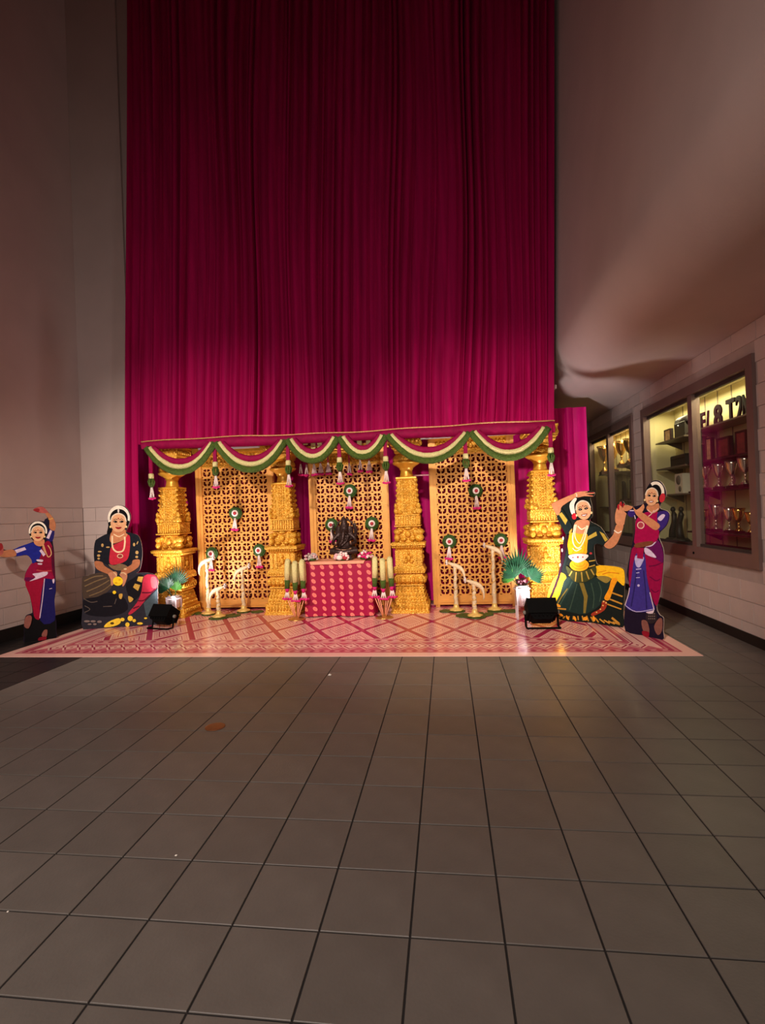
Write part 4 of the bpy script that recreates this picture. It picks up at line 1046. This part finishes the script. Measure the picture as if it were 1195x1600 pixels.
# 2: seated dancer with flowers
standee('cardboard cutout of a seated dancer in black and red holding yellow flowers', (120, 780), 0.13752, ((130, 983.5), (246, 976)),
  [(72,1480),(66,1200),(60,905),(120,868),(205,842),(193,640),(203,500),(248,440),(345,392),(366,330),(352,200),(378,130),(430,83),(490,68),(552,88),(602,150),(610,220),(580,320),(562,368),(600,388),(692,408),(733,500),(744,640),(718,800),(676,838),(780,833),(884,858),(924,920),(918,1000),(921,1210),(917,1426),(640,1446),(340,1466)],
  (46, 44, 52), [
  ('olive_skirt', (74, 60, 50), Pg((62,905),(130,868),(215,842),(330,842),(408,970),(300,1085),(150,1125),(74,1130))),
  ('olive_skirt>stripe', (122, 100, 70), [St(12,(85,930),(200,880),(300,870)), St(12,(90,990),(220,930),(340,890)), St(12,(110,1050),(250,990),(370,920)), St(10,(140,1100),(290,1040),(390,965))]),
  ('dark_folds', (24, 22, 28), [Pg((80,1140),(230,1110),(360,1060),(520,1100),(580,1250),(400,1330),(150,1320),(80,1260)), Pg((560,960),(640,900),(700,860),(760,880),(740,1050),(640,1160),(580,1080))]),
  ('fold_line', (96, 84, 76), [St(8,(80,1130),(160,1170),(235,1160)), St(8,(90,1210),(150,1250),(90,1285)), St(8,(430,1190),(450,1130)), St(8,(300,1220),(400,1215))]),
  ('red_trouser', (180, 44, 66), Pg((765,872),(880,862),(918,920),(913,1000),(830,1085),(710,1230),(610,1310),(590,1290),(680,1180),(735,1050))),
  ('red_trouser>lit_knee', (240, 92, 98), Pg((842,890),(895,884),(916,945),(900,1010),(852,1000))),
  ('red_trouser>dark_fold', (96, 22, 42), [St(16,(740,1060),(840,1060),(890,1020)), St(14,(690,1150),(760,1150),(830,1090)), St(14,(640,1240),(710,1215))]),
  ('gold_patch', GOLD_, [Ps((700,878),(756,880),(738,946),(684,926)), Ps((662,958),(722,975),(696,1042),(640,1000)), Pg((585,1100),(645,1132),(600,1172)), Pg((480,1080),(520,1075),(510,1130),(485,1125))]),
  ('grey_panel', (70, 84, 90), Ps((760,1180),(860,1080),(916,1020),(916,1210),(915,1320),(790,1330))),
  ('blouse', (26, 28, 36), Pg((205,500),(250,442),(380,382),(560,372),(690,412),(730,500),(741,640),(715,692),(620,704),(570,770),(400,770),(300,722),(205,710))),
  ('blouse>gold_motif', (196, 158, 96), [El(293,523,14,20), El(355,545,22,8), El(250,640,18,14), El(262,595,22,8), El(250,675,14,10), El(652,515,12,20), El(685,605,18,20), El(682,655,16,14), El(690,495,6,20,0.4)]),
  ('sari_front', (196, 44, 62), Pg((378,610),(402,530),(520,472),(560,412),(605,425),(600,600),(560,700),(430,745),(373,722))),
  ('neck', SK, [Pg((415,340),(545,340),(560,385),(580,402),(530,462),(430,502),(384,482),(380,425))]),
  ('necklace', (244, 214, 170), [St(18,(405,415),(408,540),(440,588),(480,600),(530,580),(548,500),(546,425)), St(10,(420,395),(480,425),(540,395)), El(494,645,34,24)]),
  ('necklace>pendant', (146, 60, 54), El(494,645,26,17)),
  ('belt', (128, 102, 74), Pg((360,740),(430,752),(490,730),(575,760),(560,806),(430,802))),
  ('arm', SKD, [Pg((205,706),(288,712),(322,760),(432,832),(420,882),(360,852),(230,792)), Pg((640,692),(715,687),(700,772),(562,852),(508,832),(520,800),(622,742))]),
  ('hand', (196, 134, 100), [Pg((358,842),(442,820),(462,860),(430,950),(395,982),(384,900)), Pg((488,852),(560,830),(576,880),(546,970),(520,986),(524,910))]),
  ('hand>bangle', (226, 198, 150), [St(10,(420,830),(445,850),(455,875)), St(10,(500,838),(535,835),(562,855)), El(553,793,18,9)]),
  ('yellow_flowers', (252, 214, 40), [El(470,930,57,52), El(430,1057,20,19)]),
  ('yellow_flowers>petal_shade', (226, 176, 30), [El(450,950,16,12), El(490,915,14,10)]),
  ('fallen_flowers', (244, 204, 60), [Pg((315,1452),(352,1400),(430,1362),(490,1352),(500,1402),(430,1440)), El(522,1365,24,20), El(610,1352,30,30), El(655,1377,20,18), El(578,1422,24,25), El(720,1410,32,14), El(785,1350,18,10)]),
  ('fallen_flowers>shadowed_hollow', (80, 62, 26), [El(405,1408,22,14)]),
  ('pebble', (128, 112, 106), [El(120,1385,34,12), El(190,1385,30,12), El(262,1390,26,14), El(150,1418,22,10), El(210,1418,20,12)]),
  ('braid', BLK, Pg((354,230),(392,320),(402,372),(346,394),(362,300))),
  ('hair', BLK, El(480,222,116,128)), ('flower_crown', WHT, Ar(482,215,126,144,102,104,-14,200)), ('hair_jewel', (226, 214, 200), El(477,132,10,22))] + head(478,268,90,108))

# 3: lunging dancer in yellow and black
standee('cardboard cutout of a kneeling dancer in yellow and black with a hand over her head', (850, 755), 0.14690, ((872, 969), (972, 980.5)),
  [(50,1265),(38,1180),(98,1020),(168,950),(215,760),(205,600),(245,555),(208,500),(128,330),(86,240),(106,203),(330,106),(450,81),(538,100),(522,142),(490,155),(508,240),(514,350),(484,400),(600,466),(688,596),(728,570),(748,500),(766,430),(756,350),(776,230),(820,192),(854,213),(884,310),(864,400),(824,540),(774,652),(700,699),(630,664),(562,644),(532,684),(564,860),(700,876),(822,898),(858,950),(852,1200),(842,1400),(832,1534),(500,1482),(170,1452),(108,1310)],
  (24, 30, 26), [
  ('trouser', (252, 196, 34), [Pg((40,1180),(100,1022),(178,950),(240,1012),(190,1150),(118,1290),(52,1262)), Pg((552,882),(700,880),(820,902),(854,952),(850,1090),(772,1032),(700,1012),(560,985))]),
  ('trouser>fold', (224, 130, 22), [St(10,(620,970),(690,950),(800,960)), St(8,(570,950),(660,930)), St(10,(60,1200),(120,1110),(200,1000))]),
  ('skirt', (34, 52, 46), Pg((240,1000),(420,1042),(560,990),(715,1030),(690,1130),(600,1290),(430,1392),(250,1362),(108,1330),(170,1180))),
  ('skirt>pleat', (62, 84, 66), [St(9,(300,1050),(220,1200),(150,1330)), St(9,(350,1070),(310,1220),(270,1350)), St(9,(500,1060),(530,1200),(520,1330)), St(9,(580,1050),(610,1150),(590,1260))]),
  ('skirt>gold_pleat', (136, 116, 48), [Ps((375,1060),(420,1060),(465,1200),(442,1382),(418,1382),(424,1212)), St(12,(250,1120),(180,1220),(130,1310))]),
  ('skirt>gold_border', (150, 130, 60), [Pg((560,1000),(640,985),(712,1010),(690,1045),(650,1060))]),
  ('lower_leg', (246, 160, 28), Pg((722,1012),(782,1022),(742,1110),(692,1242),(640,1222),(690,1120))),
  ('hem_fan', (196, 140, 52), [St(14,(130+46*k,1375+5*k+6*abs(k-7)), (95+54*k+10*(k > 9),1425+6*k)) for k in range(1, 14)] + [St(16,(122,1330),(235,1340)), St(16,(725,1165),(835,1205)), St(16,(692,1230),(832,1285)), St(14,(672,1285),(822,1340)), St(22,(720,1430),(800,1495))]),
  ('hem_fan>orange_tip', (246, 160, 40), [El(180,1400,26,12,0.5), El(250,1430,28,12,1.0), El(330,1440,28,12,1.2), El(150,1300,30,14,0.4), El(440,1440,24,20), El(530,1440,14,30,-0.2)]),
  ('ankle_bells', (160, 56, 34), [Pg((622,1250),(672,1272),(640,1352),(520,1412),(508,1382),(600,1330))]),
  ('ankle_bells>bell', (232, 190, 110), [El(635,1258,9,9), El(660,1272,9,9), El(628,1300,8,8), El(600,1340,8,8), El(560,1372,8,8)]),
  ('bodice', (248, 168, 26), Pg((270,545),(330,522),(450,532),(466,600),(456,740),(400,790),(262,752),(250,650))),
  ('bodice>fold', (220, 132, 18), [St(8,(300,600),(330,690),(300,740)), St(8,(420,590),(440,680),(420,740))]),
  ('blouse', (26, 36, 34), [Pg((470,475),(590,470),(688,602),(650,662),(562,642),(520,690),(530,760),(462,740),(466,600)), Pg((130,332),(182,272),(250,370),(300,470),(268,540),(245,560),(208,500)), Pg((212,600),(268,545),(250,650),(262,752),(230,860),(190,920))]),
  ('blouse>gold_band', (190, 160, 62), [Ps((158,330),(190,308),(252,392),(230,442)), Ps((590,512),(640,538),(682,602),(652,622)), Ps((458,572),(555,514),(566,556),(464,606)), Pg((268,520),(300,480),(295,520),(275,545))]),
  ('neck', SK, Pg((352,398),(470,392),(484,442),(440,530),(350,532),(312,484))),
  ('necklace', (248, 224, 180), [St(13,(330,440),(306,600),(340,680),(385,680),(430,600),(468,450)), St(9,(345,440),(330,560),(380,640),(420,560),(455,450)), St(12,(360,455),(400,490),(440,470)), St(9,(305,690),(345,720),(400,690))]),
  ('pleat_apron', (66, 68, 34), Pg((235,880),(300,920),(380,938),(480,912),(552,885),(548,980),(450,1046),(340,1052),(270,985))),
  ('pleat_apron>gold_fold', (190, 156, 66), [St(13,(300,935),(270,985)), St(13,(345,945),(335,1045)), St(13,(400,945),(410,1045)), St(13,(450,935),(480,1020)), St(13,(500,915),(535,975)), St(12,(480,890),(545,870)), St(12,(480,830),(545,820))]),
  ('belly_drape', (248, 168, 32), El(378,868,102,66)),
  ('belly_drape>fold', (222, 134, 20), [Ar(378,850,88,66,80,58,190,350), Ar(378,840,62,50,55,43,190,350)]),
  ('belt', (226, 206, 190), Pg((264,770),(360,750),(472,762),(442,810),(360,846),(290,812))),
  ('belt>gem', (170, 50, 50), [El(362,785,10,12), El(310,790,8,8), El(415,785,8,8), El(500,745,14,12)]),
  ('arm', SK, [Pg((88,240),(108,206),(330,110),(352,142),(200,240),(178,300),(142,342)), Pg((640,662),(690,602),(740,542),(772,440),(846,440),(822,540),(772,650),(700,696))]),
  ('hand', (212, 142, 100), [Pg((320,122),(350,96),(450,84),(468,92),(440,102),(536,100),(530,112),(450,118),(520,130),(510,142),(430,138),(360,152)), Pg((770,430),(758,350),(778,262),(800,290),(806,210),(826,200),(834,270),(848,215),(858,230),(856,300),(882,312),(872,352),(862,400),(846,446))]),
  ('hand>red_fingertips', (166, 28, 40), [Pg((780,262),(790,225),(804,230),(800,285)), Pg((806,225),(820,194),(832,210),(830,250)), Pg((840,245),(848,213),(858,228),(856,275)), St(7,(490,101),(536,100)), St(6,(480,128),(518,134))]),
  ('bangle', (246, 226, 200), [St(12,(748,500),(790,528),(828,508)), St(8,(342,106),(352,125),(350,145))]),
  ('braid', (40, 10, 26), Pg((240,560),(258,600),(186,940),(72,1250),(50,1250),(160,950),(200,720))),
  ('braid>white_bead', WHT, [El(207,585,8,18), El(196,712,8,18), El(176,868,7,16)]),
  ('hair', BLK, El(402,262,112,108,0.2)), ('flower_crown', WHT, [Pg((275,240),(296,192),(335,155),(352,170),(325,230),(335,330),(298,330))]), ('red_flower', (196, 40, 50), [El(326,352,26,34)])] + head(424,286,80,102,-0.18,True,0.12))

# 4: standing dancer in crimson and violet
standee('cardboard cutout of a smiling dancer in crimson and violet standing beside the display case', (960, 745), 0.1625, ((977, 988), (1035, 999.5)),
  [(105,1484),(103,1250),(148,1060),(118,940),(158,700),(196,520),(198,395),(138,372),(92,322),(98,268),(180,286),(288,256),(306,240),(296,150),(328,78),(380,36),(442,46),(484,110),(494,180),(455,240),(434,300),(502,328),(529,370),(504,462),(424,560),(464,680),(474,800),(444,1100),(404,1250),(432,1326),(469,1358),(466,1480),(462,1568),(280,1525)],
  (30, 22, 40), [
  ('skirt', (148, 14, 66), [Pg((138,920),(168,692),(222,690),(202,800),(150,1060)), Pg((298,690),(420,622),(460,700),(471,800),(441,1100),(402,1242),(342,1100),(304,900))]),
  ('skirt>fold', (104, 12, 56), [St(12,(330,860),(400,850),(465,820)), St(10,(340,960),(400,1000),(440,980)), St(10,(350,1080),(390,1110),(430,1090))]),
  ('blue_pleats', (62, 50, 132), Pg((150,1060),(200,752),(288,742),(310,950),(350,1150),(386,1282),(210,1297),(106,1242))),
  ('blue_pleats>pleat_shadow', (42, 34, 96), [St(12,(215,900),(190,1080),(160,1250)), St(12,(280,900),(300,1100),(310,1270))]),
  ('blue_pleats>silver_motif', (186, 176, 216), [Pg((200,760),(282,772),(272,820),(240,872),(206,850)), St(10,(208,890),(258,884)), St(8,(210,925),(240,920)), St(6,(208,970),(245,968)), El(232,1045,12,12), St(7,(108,1238),(210,1297),(385,1270))]),
  ('hip_drape', (100, 20, 84), Pg((300,690),(350,640),(410,600),(460,690),(470,822),(400,790),(310,740))),
  ('hip_drape>silver_sash', (216, 196, 220), [Pg((290,682),(340,700),(402,768),(380,776),(300,742)), St(10,(300,670),(360,660),(400,620))]),
  ('torso', (166, 14, 72), Pg((212,412),(300,342),(420,342),(432,480),(402,622),(206,662),(202,520))),
  ('belt', (124, 66, 44), Pg((205,642),(362,618),(352,658),(210,682))),
  ('centre_sash', (160, 16, 66), Ps((220,682),(286,682),(276,790),(220,782))),
  ('sleeve', (58, 38, 116), [Pg((420,342),(500,330),(526,370),(502,460),(432,522),(414,430)), El(166,352,36,36)]),
  ('sleeve>silver_band', (220, 200, 224), [Pg((418,402),(460,360),(490,372),(450,424)), St(10,(150,325),(190,325)), St(8,(195,370),(205,405))]),
  ('neck', SK, Pg((330,270),(420,250),(432,310),(372,352),(312,312))),
  ('necklace', (232, 190, 170), [St(9,(320,315),(365,345),(425,305)), St(9,(330,380),(355,360),(385,320)), El(256,465,36,36)]),
  ('necklace>pendant', (180, 70, 80), [El(256,465,26,26)]),
  ('arm', SK, [Pg((186,292),(212,318),(250,300),(280,262),(292,300),(272,342),(432,452),(422,502),(372,502),(240,392),(200,340)), Pg((94,322),(100,272),(180,288),(150,318),(120,330))]),
  ('hand', (214, 146, 104), [Pg((182,288),(212,318),(255,290),(282,262),(290,300),(262,345),(215,330))]),
  ('foot', (128, 82, 72), [Pg((265,1382),(320,1392),(340,1500),(282,1482)), Pg((385,1440),(430,1362),(465,1372),(460,1480),(420,1520))]),
  ('anklet', (46, 36, 40), [El(360,1350,56,62)]),
  ('anklet>bell', (120, 104, 96), [El(335+18*(k % 4), 1315+24*(k//4), 6, 6) for k in range(12)]),
  ('foot>red_sole', (140, 24, 40), [Pg((272,1482),(336,1492),(330,1542),(282,1526))]),
  ('hem_tip', (220, 200, 210), [Pg((310,1298),(370,1285),(388,1270),(375,1310),(330,1312)), St(8,(345,1110),(372,1220),(386,1275)), St(7,(150,1065),(140,1130),(106,1236))]),
  ('hair', BLK, El(386,165,86,96)), ('flower_crown', WHT, Ar(402,150,84,106,56,76,-38,125)), ('red_flower', (196, 44, 56), [El(466,202,26,46,0.25)])] + head(364,192,62,86,0.08,True))

# ================================================================== DISPLAY CASES
def display_case(y0, y1, ym, label, lamp):
    root = thing('display_case', label, 'display case', (XR, (y0+y1)/2, CZ0)); yc = (y0+y1)/2
    h = CZ1-CZ0; w = (y1-y0)/2; fw = 0.10; D = 0.42
    def bx(name, a, b, m): return MB().box(a, b).build(name, m, root)
    for nm, a, b in (('frame_rail', (-0.03,-w,0), (0.06,w,fw*1.35)), ('frame_rail', (-0.03,-w,h-fw*1.1), (0.06,w,h)), ('frame_stile', (-0.03,-w,fw*1.35), (0.06,-w+fw*1.1,h-fw*1.1)), ('frame_stile', (-0.03,w-fw,fw*1.35), (0.06,w,h-fw*1.1)), ('mullion', (-0.02,ym-yc-0.05,fw*1.35), (0.07,ym-yc+0.05,h-fw*1.1))): bx(nm, a, b, M['frame_brown'])
    for nm, a, b in (('track', (0.02,-w+fw,h-fw*1.1-0.04), (0.06,w-fw,h-fw*1.1)), ('sill', (0.02,-w+fw,fw*1.35), (0.06,w-fw,fw*1.35+0.03))): bx(nm, a, b, M['case_dark'])
    bx('back_panel', (D,-w,0), (D+0.02,w,h), M['case_back'])
    for k in range(1, 9): bx('back_batten', (D-0.006,-w+2*w*k/9-0.006,0.05), (D,-w+2*w*k/9+0.006,h-0.02), M['shelf'])
    for s in (-1, 1): bx('side_panel', (0.06, s*w-(0.02 if s > 0 else 0), 0), (D, s*w+(0 if s > 0 else 0.02), h), M['case_back'])
    bx('case_floor', (0.06,-w,fw), (D,w,fw*1.35-0.01), M['case_dark']); bx('case_roof', (0.06,-w,h-0.03), (D,w,h), M['case_back'])
    bx('glass_pane', (0.030,-w+fw,fw*1.35), (0.034,ym-yc,h-fw*1.1), M['glass']); bx('glass_pane', (0.046,ym-yc,fw*1.35), (0.050,w-fw,h-fw*1.1), M['glass'])
    MB().lathe([(0.014,0),(0.014,0.008)],10).xf(Matrix.Rotation(-PI/2,3,'Y'), (-0.031, ym-yc, fw*0.6)).build('lock', M['black_plastic'], root)
    tb_ = MB().tube([(0.20,-w+0.2,h-0.06),(0.20,w-0.2,h-0.06)],0.016,8).build('case_tube', mat('case_tube_light', (255, 226, 150), 0.3, emit=3.0), root)
    d = bpy.data.lights.new('case_lamp', 'AREA'); d.shape = 'RECTANGLE'; d.size = 0.12; d.size_y = y1-y0-0.4; d.energy = lamp; d.color = (1.0, 0.86, 0.52)
    lo = bpy.data.objects.new('case_lamp', d); C.objects.link(lo); lo.parent = root; lo.location = (0.20, 0, h-0.085)
    return root
c1 = display_case(*CASES[0], 6.32, 'brown-framed sliding glass display case of silver trophy cups beside the violet dancer cutout', 30.0)
c2 = display_case(*CASES[1], 9.38, 'brown-framed sliding glass display case further along, partly behind the magenta drape', 24.0)
def shelf(y0, y1, z, parent, yc, m='shelf', depth=0.30):
    MB().box((0.42-depth, y0-yc, z-CZ0-0.018), (0.42, y1-yc, z-CZ0)).build('shelf', M[m], parent)
    for yy in (y0+0.12, y1-0.12): MB().prism([(0.42, z-CZ0-0.018), (0.20, z-CZ0-0.018), (0.42, z-CZ0-0.12)], yy-yc-0.008, yy-yc+0.008).build('shelf_bracket', M[m], parent)
yc1, yc2 = sum(CASES[0])/2, sum(CASES[1])/2
RB, LB = (5.19, 6.74), (6.80, 7.68)
XI = 3.08
for z in (2.24, 1.86, 1.515): shelf(*RB, z, c1, yc1, 'shelf' if z > 2 else 'dark_red')
shelf(*RB, 1.03, c1, yc1, 'dark_red', 0.33)
for z in (2.225, 1.86, 1.50): shelf(*LB, z, c1, yc1)
shelf(8.27, 9.33, 2.03, c2, yc2); shelf(9.43, 10.45, 1.97, c2, yc2); shelf(8.27, 9.33, 1.45, c2, yc2); shelf(9.43, 10.45, 1.35, c2, yc2)

def trophy(x, y, z, h, m, label, group, handles=True):
    root = thing('trophy_cup', label, 'trophy', (x, y, z), 0, group); r = h*0.27
    MB().box((-r*0.55,-r*0.55,0),(r*0.55,r*0.55,h*0.10)).build('plinth', M['dark_red'], root)
    MB().lathe([(r*0.5,h*0.10),(r*0.52,h*0.13),(r*0.30,h*0.20),(r*0.13,h*0.26),(r*0.11,h*0.36),(r*0.22,h*0.385),(r*0.12,h*0.41),(r*0.16,h*0.45)],18).build('stem', M[m], root)
    MB().lathe([(r*0.15,h*0.45),(r*0.42,h*0.54),(r*0.62,h*0.68),(r*0.74,h*0.85),(r*0.92,h),(r*0.86,h),(r*0.66,h*0.84),(r*0.5,h*0.66),(r*0.1,h*0.56)],20,caps=False).build('cup', M[m], root)
    if handles:
        for s in (-1, 1): MB().tube([(0,s*r*0.78,h*0.93),(0,s*r*1.10,h*0.95),(0,s*r*1.15,h*0.78),(0,s*r*0.85,h*0.66),(0,s*r*0.55,h*0.62)],h*0.014,6).build('handle', M[m], root)
GT = 'trophy cups in the display case by the violet cutout'
n1 = ['next to the mullion', 'second from the mullion', 'third from the mullion', 'farthest from the mullion']
for k, (px, pt) in enumerate(((1102.3,727),(1122.9,723),(1144,719),(1164.8,712.5))):
    P = on_x(px, 755, XI); t = on_x(px, pt, XI); trophy(XI, P.y, 1.5155, t.z-1.515, 'trophy', 'silver trophy cup on the upper trophy shelf of the near case, '+n1[k], GT)
n2 = ['small gold cup next to the mullion', 'largest silver cup with handles', 'silver cup between the largest cup and a gold cup', 'gold-toned cup beyond the silver ones', 'small gold cup at the end by the frame']
for k, (px, pt, m) in enumerate(((1101.5,796,'trophy_gold'),(1119,788,'trophy'),(1139.9,792.5,'trophy'),(1154.7,794,'trophy_gold'),(1173.2,800,'trophy_gold'))):
    P = on_x(px, 832, XI); t = on_x(px, pt, XI); trophy(XI, P.y, 1.0305, t.z-1.03, m, n2[k]+' on the lower trophy shelf', GT)
for k, (px, pt, nn) in enumerate(((944,697,'behind the far pane edge'),(957,694,'beside the far mullion'),(971,689,'in the middle'),(984,685,'by the frame'))):
    XJ = 3.05; P = on_x(px, 716, XJ); t = on_x(px, pt, XJ); zz = 2.0305 if P.y < 9.38 else 1.9705; trophy(XJ, P.y, zz, max(0.25, t.z-zz), 'trophy_gold', 'tall gold cup on the top shelf of the far case, '+nn, 'trophy cups in the far display case')
def frame(px, py, x, z, w, h, m, label, depth=0.03, group='framed plaques in the near display case', lean=0.0):
    P = on_x(px, py, x); root = thing('framed_plaque', label, 'plaque', (x, P.y, z), lean, group)
    MB().box((0,-w/2,0),(depth,w/2,h)).build('back_board', M['dark_item'], root)
    b = min(w, h)*0.11
    for nm, a, c in (('frame_bar',(-0.012,-w/2,0),(0.001,w/2,b)),('frame_bar',(-0.012,-w/2,h-b),(0.001,w/2,h)),('frame_bar',(-0.012,-w/2,b),(0.001,-w/2+b,h-b)),('frame_bar',(-0.012,w/2-b,b),(0.001,w/2,h-b))): MB().box(a, c).build(nm, M['dark_red'], root)
    MB().box((-0.004,-w/2+b,b),(0.0,w/2-b,h-b)).build('print', M[m], root)
frame(1093, 695, 3.12, 1.8605, 0.13, 0.22, 'maroon_print', 'narrow maroon plaque on the plaque shelf next to the mullion')
frame(1107.5, 692, 3.10, 1.8605, 0.13, 0.27, 'photo', 'tall pale plaque on the plaque shelf of the near case')
frame(1130, 690, 3.12, 1.8605, 0.27, 0.24, 'maroon_print', 'wide maroon plaque on the plaque shelf of the near case')
frame(1158, 686, 3.12, 1.8605, 0.20, 0.26, 'maroon_print', 'maroon plaque at the frame end of the plaque shelf')
frame(1043, 670, 3.06, 2.2255, 0.20, 0.17, 'photo', 'small framed picture on the top shelf behind the sliding pane')
def simple_box(name, px, py, x, z, w, d, h, m, label, cat, extra=None):
    P = on_x(px, py, x); root = thing(name, label, cat, (x, P.y, z)); MB().box((0,-w/2,0),(d,w/2,h),0.01).build('body', M[m], root); return root
b = simple_box('wooden_chest', 1061, 665, 3.03, 2.2255, 0.30, 0.18, 0.20, 'dark_item', 'dark chest with a rounded lid on the top shelf beside the small picture', 'chest')
MB().tube([(0.09,-0.15,0.20),(0.09,0.15,0.20)],0.085,12,flat=1.0).build('rounded_lid', M['dark_item'], b); MB().ell((-0.006,0.02,0.15),(0.01,0.014,0.014),8,6).build('clasp', M['silver'], b)
b = simple_box('dark_case_box', 1058, 715, 3.04, 1.8605, 0.42, 0.2, 0.15, 'dark_item', 'long dark box on the middle shelf behind the sliding pane', 'box')
MB().box((-0.004,-0.21,0.095),(0.0,0.21,0.10)).build('lid_seam', M['black_plastic'], b)
b = simple_box('speaker_box', 1060.5, 765, 3.03, 1.5005, 0.22, 0.16, 0.26, 'off_white', 'off-white box with two round grilles on the lowest shelf behind the sliding pane', 'speaker')
for zz, r, yy in ((0.175, 0.062, 0.0), (0.06, 0.038, -0.04)): MB().lathe([(0.004,0),(r,0),(r*0.96,0.006),(0.004,0.004)],20).xf(Matrix.Rotation(-PI/2,3,'Y'), (-0.0005, yy, zz)).build('grille', M['grey'], b)
def sculpt(px, label, seed):
    r = random.Random(seed); P = on_x(px, 838, 3.05); root = thing('figurine', label, 'figurine', (3.05, P.y, CZ0+0.126), 0, 'dark figurines on the case floor')
    MB().lathe([(0.10,0),(0.11,0.02),(0.08,0.05)],16).build('base', M['dark_item'], root)
    a = MB(); ph = r.uniform(0, 2)
    a.tube([(0,0.03*math.sin(ph),0.03),(0,0.05*math.sin(ph+1),0.14),(0,0.06*math.sin(ph+2.2),0.26),(0,0.05*math.sin(ph+3.4),0.36),(0,0.02*math.sin(ph+4.4),0.42)],[0.05,0.045,0.035,0.035,0.015],9)
    a.ell((0,0.03*math.sin(ph+4),0.43),(0.032,0.034,0.038),9,6); a.build('curving_body', M['dark_item'], root)
for k, px in enumerate((1052, 1064)): sculpt(px, ['dark curving figurine on the near case floor, beside the far stile', 'dark curving figurine on the near case floor, nearer the mullion'][k], k)
for k, px in enumerate((972, 984)):
    P = on_x(px, 800, 3.06); root = thing('dark_award', 'dark upright award block on the lower shelf of the far case', 'award', (3.06, P.y, 1.4505), 0, 'dark awards in the far case')
    MB().box((0,-0.09,0),(0.09,0.09,0.03)).build('base', M['dark_red'], root); MB().prism([(0.02,0.03),(0.07,0.03),(0.06,0.30),(0.03,0.34)],-0.06,0.06).build('slab', M['dark_item'], root)

def letter(ch, px, py, hgt, wide, label):
    cu_ = bpy.data.curves.new('letter', 'FONT'); cu_.body = ch; cu_.size = 1.0; cu_.extrude = 0.03; cu_.offset = 0.022; cu_.align_x = 'CENTER'
    to = bpy.data.objects.new('letter_tmp', cu_); C.objects.link(to)
    dg = bpy.context.evaluated_depsgraph_get(); me = bpy.data.meshes.new_from_object(to.evaluated_get(dg)); bpy.data.objects.remove(to)
    ys = [v.co.y for v in me.vertices]; xs = [v.co.x for v in me.vertices]; sc = hgt/(max(ys)-min(ys)); y0 = min(ys); xc = (max(xs)+min(xs))/2; sw = wide/(max(xs)-min(xs))
    for v in me.vertices:
        a, b, c = v.co; v.co = (-c*0.35, -(a-xc)*sw, (b-y0)*sc)
    me.materials.clear(); me.materials.append(M['black_plastic']); P = on_x(px, py, 3.16)
    o = bpy.data.objects.new('letter', me); C.objects.link(o); o.location = (3.16, P.y, 2.2405); tag(o, label, 'letter', 'dark letters on the top case shelf')
letter('I', 1087, 660, 0.20, 0.035, 'dark upright letter I on the top case shelf by the mullion')
letter('F', 1097.5, 655, 0.235, 0.11, 'dark block letter F on the top case shelf')
letter('/', 1105.5, 652, 0.235, 0.06, 'dark slanting stroke beside the letter F on the top case shelf')
letter('8', 1121.5, 645, 0.26, 0.17, 'dark block figure 8 on the top case shelf')
letter('T', 1141.5, 638, 0.27, 0.17, 'dark block letter T on the top case shelf')
letter('2', 1155, 633, 0.27, 0.12, 'dark angular character between the letters T and N on the top case shelf')
letter('N', 1165, 630, 0.26, 0.10, 'dark block letter N at the frame end of the top case shelf')

# ================================================================== SMALL THINGS
p = on_floor(336, 1136)
o = MB().lathe([(0.062,0.0),(0.066,0.0),(0.066,0.003),(0.06,0.004)],28); o.lathe([(0.001,0.0),(0.059,0.0),(0.059,0.003),(0.001,0.003)],28)
o = o.build('floor_cover', M['copper']); o.location = (p.x, p.y, 0.0002); tag(o, 'round copper floor outlet cover set in the grey tiles', 'floor cover')
for k, (px, py, s, lab) in enumerate(((515,1055,0.016,'tiny white scrap on the tiles in front of the rug'),(275,1337,0.006,'tiny crumpled scrap on the tiles beyond the copper floor cover'),(12,1425,0.004,'speck of white paper on the tiles far from the rug'))):
    p = on_floor(px, py); mb = MB().add([(-s,-s*0.5,0.001),(s*0.6,-s*0.8,0.001),(s,s*0.4,0.002),(-s*0.3,s,0.001),(0,0,s*0.9),(s*0.2,s*0.1,0.0)],[(0,1,4),(1,2,4),(2,3,4),(3,0,4),(1,0,5),(2,1,5),(3,2,5),(0,3,5)])
    o = mb.build('paper_scrap', M['paper']); o.location = (p.x, p.y, 0.0003); tag(o, lab, 'scrap')
def strip_light(pa, pb, Y, lab):
    A, B = on_y(*pa, Y), on_y(*pb, Y); L = (B-A).length; root = thing('light_fitting', lab, 'light', (A.x, Y, (A.z+B.z)/2), 0, 'unlit strip lights above the stage set')
    MB().box((0,-0.06,-0.01),(L,0.06,0.045)).build('housing', M['fixture'], root)
    for k in range(4): MB().box((0,-0.05+0.028*k,-0.028),(L,-0.038+0.028*k,-0.01)).build('louvre', M['fixture'], root)
    for k in (0.15, 0.85): MB().box((L*k-0.005,-0.005,0.045),(L*k+0.005,0.005,2.95-(A.z+B.z)/2)).build('hanger', M['fixture'], root)
strip_light((312,700),(404,697), 7.25, 'unlit white strip light above the screen nearest the seated cutout')
strip_light((655,683),(704,681), 7.25, 'short unlit strip light beside the capital of the bare-based pillar')
strip_light((738,680),(806,674), 7.25, 'unlit white strip light above the screen by the yellow and black cutout')
A, B = on_y(641,743,7.40), on_y(669,742,7.40); root = MB().tube([A-Vector((0.12,0,0)), B+Vector((0.06,0,0))], 0.011, 8).build('support_pipe', M['pale_pink']); tag(root, 'thin pale pipe tying the bare-based pillar to the screen', 'pipe')
